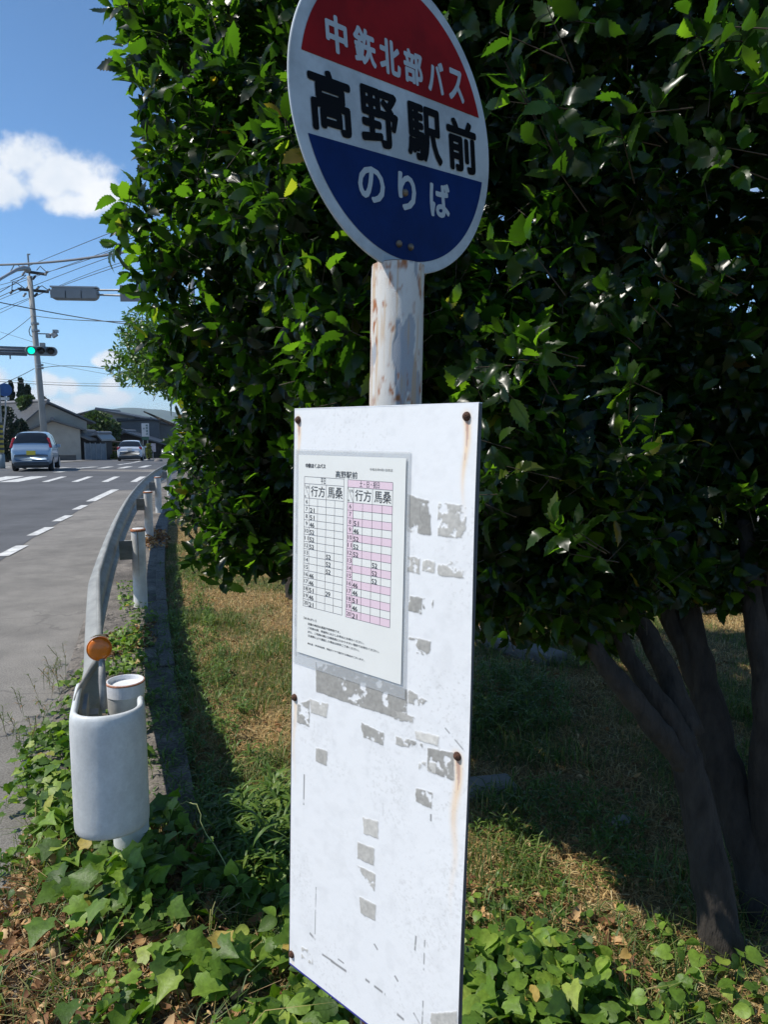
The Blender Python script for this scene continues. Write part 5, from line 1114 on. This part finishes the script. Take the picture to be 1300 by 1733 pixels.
q=thing('awning',PZ(195,63),'pale sloping awning over stacked timber left of the white car','awning'); m_=MB(); m_.box(PZ(192,63)+np.array([0,0,1.55]),(2.6,2.2,.05),(1,0,-.12),(0,1,-.1)); m_.build('sheet',mat('pale awning sheet',(.36,.32,.28),.7,var=.2,vscale=3),q)
m_=MB()
for dx_ in (-1.1,0,1.1):
    for dy_ in (-.9,.9): m_.tube([PZ(192,63)+np.array([dx_,dy_,0]),PZ(192,63)+np.array([dx_,dy_,1.55])],.04,6)
m_.build('posts',M_wallC,q)
for k in range(4):
    m_=MB(); m_.box(PZ(190,62.6)+np.array([0,0,.2+.28*k]),(2.2,1.4,.10)); tag(m_.build('timber_stack',mat('weathered timber',(.12,.09,.065),.9,var=.3,vscale=4,stretch=(1,6,6))),'%s layer of weathered timber stacked under the pale awning'%('bottom','second','third','top')[k],'timber','timber under the awning')
# roadside sign with vertical writing
sc_=PZ(247,62.); rs_=thing('roadside_sign',sc_,'tall white roadside signboard with vertical dark lettering, green panel below','sign')
tp=P(246,716.5,62);bt=P(246,739,62); q=MB(); q.box((tp+bt)/2,(.62,.10,tp[2]-bt[2])); q.build('signboard',mat('white sign face',(.46,.49,.52),.5,var=.04,vscale=2),rs_)
gb=P(246,744,62); q=MB(); q.box((gb+bt)/2-np.array([0,0,.02]),(.60,.09,.30)); q.build('green_panel',mat('green panel',(.03,.10,.07),.6),rs_)
q=MB(); q.tube([PZ(242,62),np.array([bt[0]-.2,62.,bt[2]])],.04,8);q.tube([PZ(250,62),np.array([bt[0]+.2,62.,bt[2]])],.04,8); q.build('post',M_steel,rs_)
q=MB(); nf=np.array([0,-1.,0]); cz=(tp+bt)/2-np.array([0,.052,0]); hh=(tp[2]-bt[2])
for k,ch in enumerate('高野酒店'): text(q,ch,cz,np.array([1.,0,0]),np.array([0,0,1.]),nf,.04,.24,hh*(.26-.21*k)-.0,hh*(.26-.21*k)+.18,.004,.03)
text(q,'酒',cz,np.array([1.,0,0]),np.array([0,0,1.]),nf,-.19,-.05,.05,.19,.004,.03)
q.build('lettering',mat('sign letters',(.05,.12,.13),.6),rs_)
sb=PZ(259,64.); sbt=thing('notice_panel',sb,'small faded poster panel standing right of the white roadside sign','sign'); q=MB(); q.box(sb+np.array([0,0,1.0]),(.55,.06,.75)); q.build('panel',mat('faded poster',(.34,.33,.38),.6,var=.3,vscale=6),sbt); q=MB(); q.tube([sb,sb+np.array([0,.04,1.])],.03,6); q.build('post',M_steel,sbt)
g_=PZ(268,50); m_=MB(); m_.lathe([(0,.22),(.16,.18),(.28,.08),(.3,0)],g_,12); tag(m_.build('boulder',M_stone,None,True),'small round boulder on the far kerb beside the road','boulder')
# trees across the road
M_con=mat('dark conifer needles',(.015,.035,.015),.7,ramp=[(0,(.008,.020,.010)),(1,(.022,.045,.018))],transl=.08)
M_tg=mat('soft green leaf',(.06,.10,.03),.6,ramp=[(0,(.035,.065,.018)),(1,(.09,.14,.04))],transl=.2)
T_cl=[(np.array([(0,0,0),(.5,.35,.1),(0,1,-.1),(-.5,.4,.05)],float),np.array([(0,1,2),(0,2,3)]))]
def far_tree(name,px,y,pytop,pybot,wpx,m,label,n=1500,shape='cone',grp=None,seed=0,cat='tree',sz=(.18,.36)):
    r_=np.random.default_rng(seed); b=PZ(px,y); top=P(px,pytop,y)[2]; bot=P(px,pybot,y)[2]; R0=wpx/2*y/F; t=thing(name,b,label,cat,grp)
    u_=r_.random(n); h=bot+(top-bot)*u_**(1.3 if shape=='cone' else 1)
    az=r_.uniform(0,2*np.pi,n); f=(h-bot)/(top-bot); lump=.75+.35*np.sin(az*3+seed+f*5)*np.cos(f*11+az*2)
    rad=R0*lump*((1-f)**.75+.06 if shape=='cone' else np.sqrt(np.clip(1-(2*f-1)**2,0,1))**.8)*r_.random(n)**.4
    p=np.stack([b[0]+rad*np.cos(az),b[1]+rad*np.sin(az),h],-1); d=nrm(np.stack([np.cos(az)*.5,np.sin(az)*.5,np.full(n,1.1 if shape=='cone' else .2)],-1)+r_.normal(0,.35,(n,3))); X,Y,Z=frames(d,nrm(r_.normal(size=(n,3))))
    V,Fc=instance(T_cl[0][0],T_cl[0][1],p,X,Y,Z,r_.uniform(*sz,n)); setpar(mesh('crown',V,Fc,m),t)
    q_=MB(); q_.tube([b-np.array([0,0,.2]),np.array([b[0],b[1],bot+(top-bot)*.7])],[.14,.05],8); q_.build('trunk',M_bark,t); return t
for k,(px,y,a,b_,w_,lab) in enumerate([(42,66,643,735,26,'tallest pointed dark conifer left of the utility pole'),(25,66,648,735,18,'slim dark conifer with a sharp tip behind the blue round sign'),(53,68,655,735,26,'bushy dark conifer beside the tallest one, nearest the pole'),(80,70,675,735,15,'small dark conifer tip just right of the utility pole'),(9,64,668,740,34,'low dark conifer at the left edge behind the blue round sign')]):
    far_tree('conifer',px,y,a,b_,w_,M_con,lab,1500,'cone','conifers behind the tiled house',k)
far_tree('garden_tree',52,58,672,700,34,M_tg,'rounded mid green tree top behind the tiled roof',1300,'ball',None,9)
for k,(px,y,a,b_,w_,lab) in enumerate([(12,45,690,775,50,'big dark hedge bush behind the banded pole at the left edge'),(38,47,712,778,34,'dark clipped bush left of the pale blue car'),(95,60,745,778,26,'dark shrub in the shade right of the pale blue car')]):
    far_tree('dark_bush',px,y,a,b_,w_,M_con,lab,1500,'ball','dark garden bushes across the road',20+k,'bush',(.12,.26))
far_tree('green_tree',165,64,698,752,62,M_tg,'loose light green tree between the houses, left of the white car',2200,'ball',None,31)
far_tree('green_tree',190,66,712,765,34,M_tg,'smaller light green tree leaning against the taller one',1200,'ball',None,32)
for k,(px,y,a,b_,w_) in enumerate([(195,60,768,780,14),(252,58,752,775,10)]):
    far_tree('weed_clump',px,y,a,b_,w_,mat('yellow weeds',(.14,.16,.03),.7,transl=.2),('yellow green weeds at the foot of the timber stack','tall green weeds at the foot of the white roadside sign')[k],300,'ball','roadside weeds across the road',60+k,'weeds',(.1,.2))
# hills
def ridge(y,prof,m,lab,dy=500):
    px=np.array([p[0] for p in prof],float); py=np.array([p[1] for p in prof],float); xx=np.linspace(px[0],px[-1],160); tt=np.interp(xx,px,py)
    k=np.ones(9)/9; tt=np.convolve(np.pad(tt,4,'edge'),k,'valid')+ (vnoise(xx*.25,xx*0,401,3)-.5)*1.6
    rows=[]
    for f,hf in ((-.5,0),(-.3,.35),(-.12,.8),(0,1),(.3,.75),(.8,0)):
        r_=[]
        for a,b in zip(xx,tt):
            p=P(a,b,y); z=-20+(p[2]+20)*hf*(1+.12*float(vnoise(a*.09,hf*9,405,2)-.5)*(0<hf<1)); r_.append((p[0],y+dy*f,z))
        rows.append(r_)
    return tag(mesh('hills',np.array(rows).reshape(-1,3),grid_faces(6,160),m,smooth=True),lab,'hills',kind='structure')
M_hill=mat('wooded hillside',(.035,.06,.03),.95,var=.3,vscale=.02)
ridge(3300,[(-400,725),(60,722),(110,715),(140,703),(160,691),(180,688.5),(196,693),(208,697),(222,689),(238,684.5),(262,688),(300,700),(360,712),(700,722),(1700,724)],M_hill,'wooded blue green hills on the horizon',1300)

# air between here and the hills
hz=bpy.data.materials.new('haze'); hz.use_nodes=True; t=hz.node_tree; t.nodes.remove(t.nodes['Principled BSDF']); pv=t.nodes.new('ShaderNodeVolumePrincipled'); pv.inputs['Color'].default_value=(.70,.84,1,1); pv.inputs['Density'].default_value=.00014; pv.inputs['Anisotropy'].default_value=.2
t.links.new(pv.outputs[0],t.nodes['Material Output'].inputs['Volume'])
q=MB(); q.box((0,0,90),(9200,9200,200)); tag(q.build('haze',hz),'thin blue air before the hills','haze',kind='stuff')
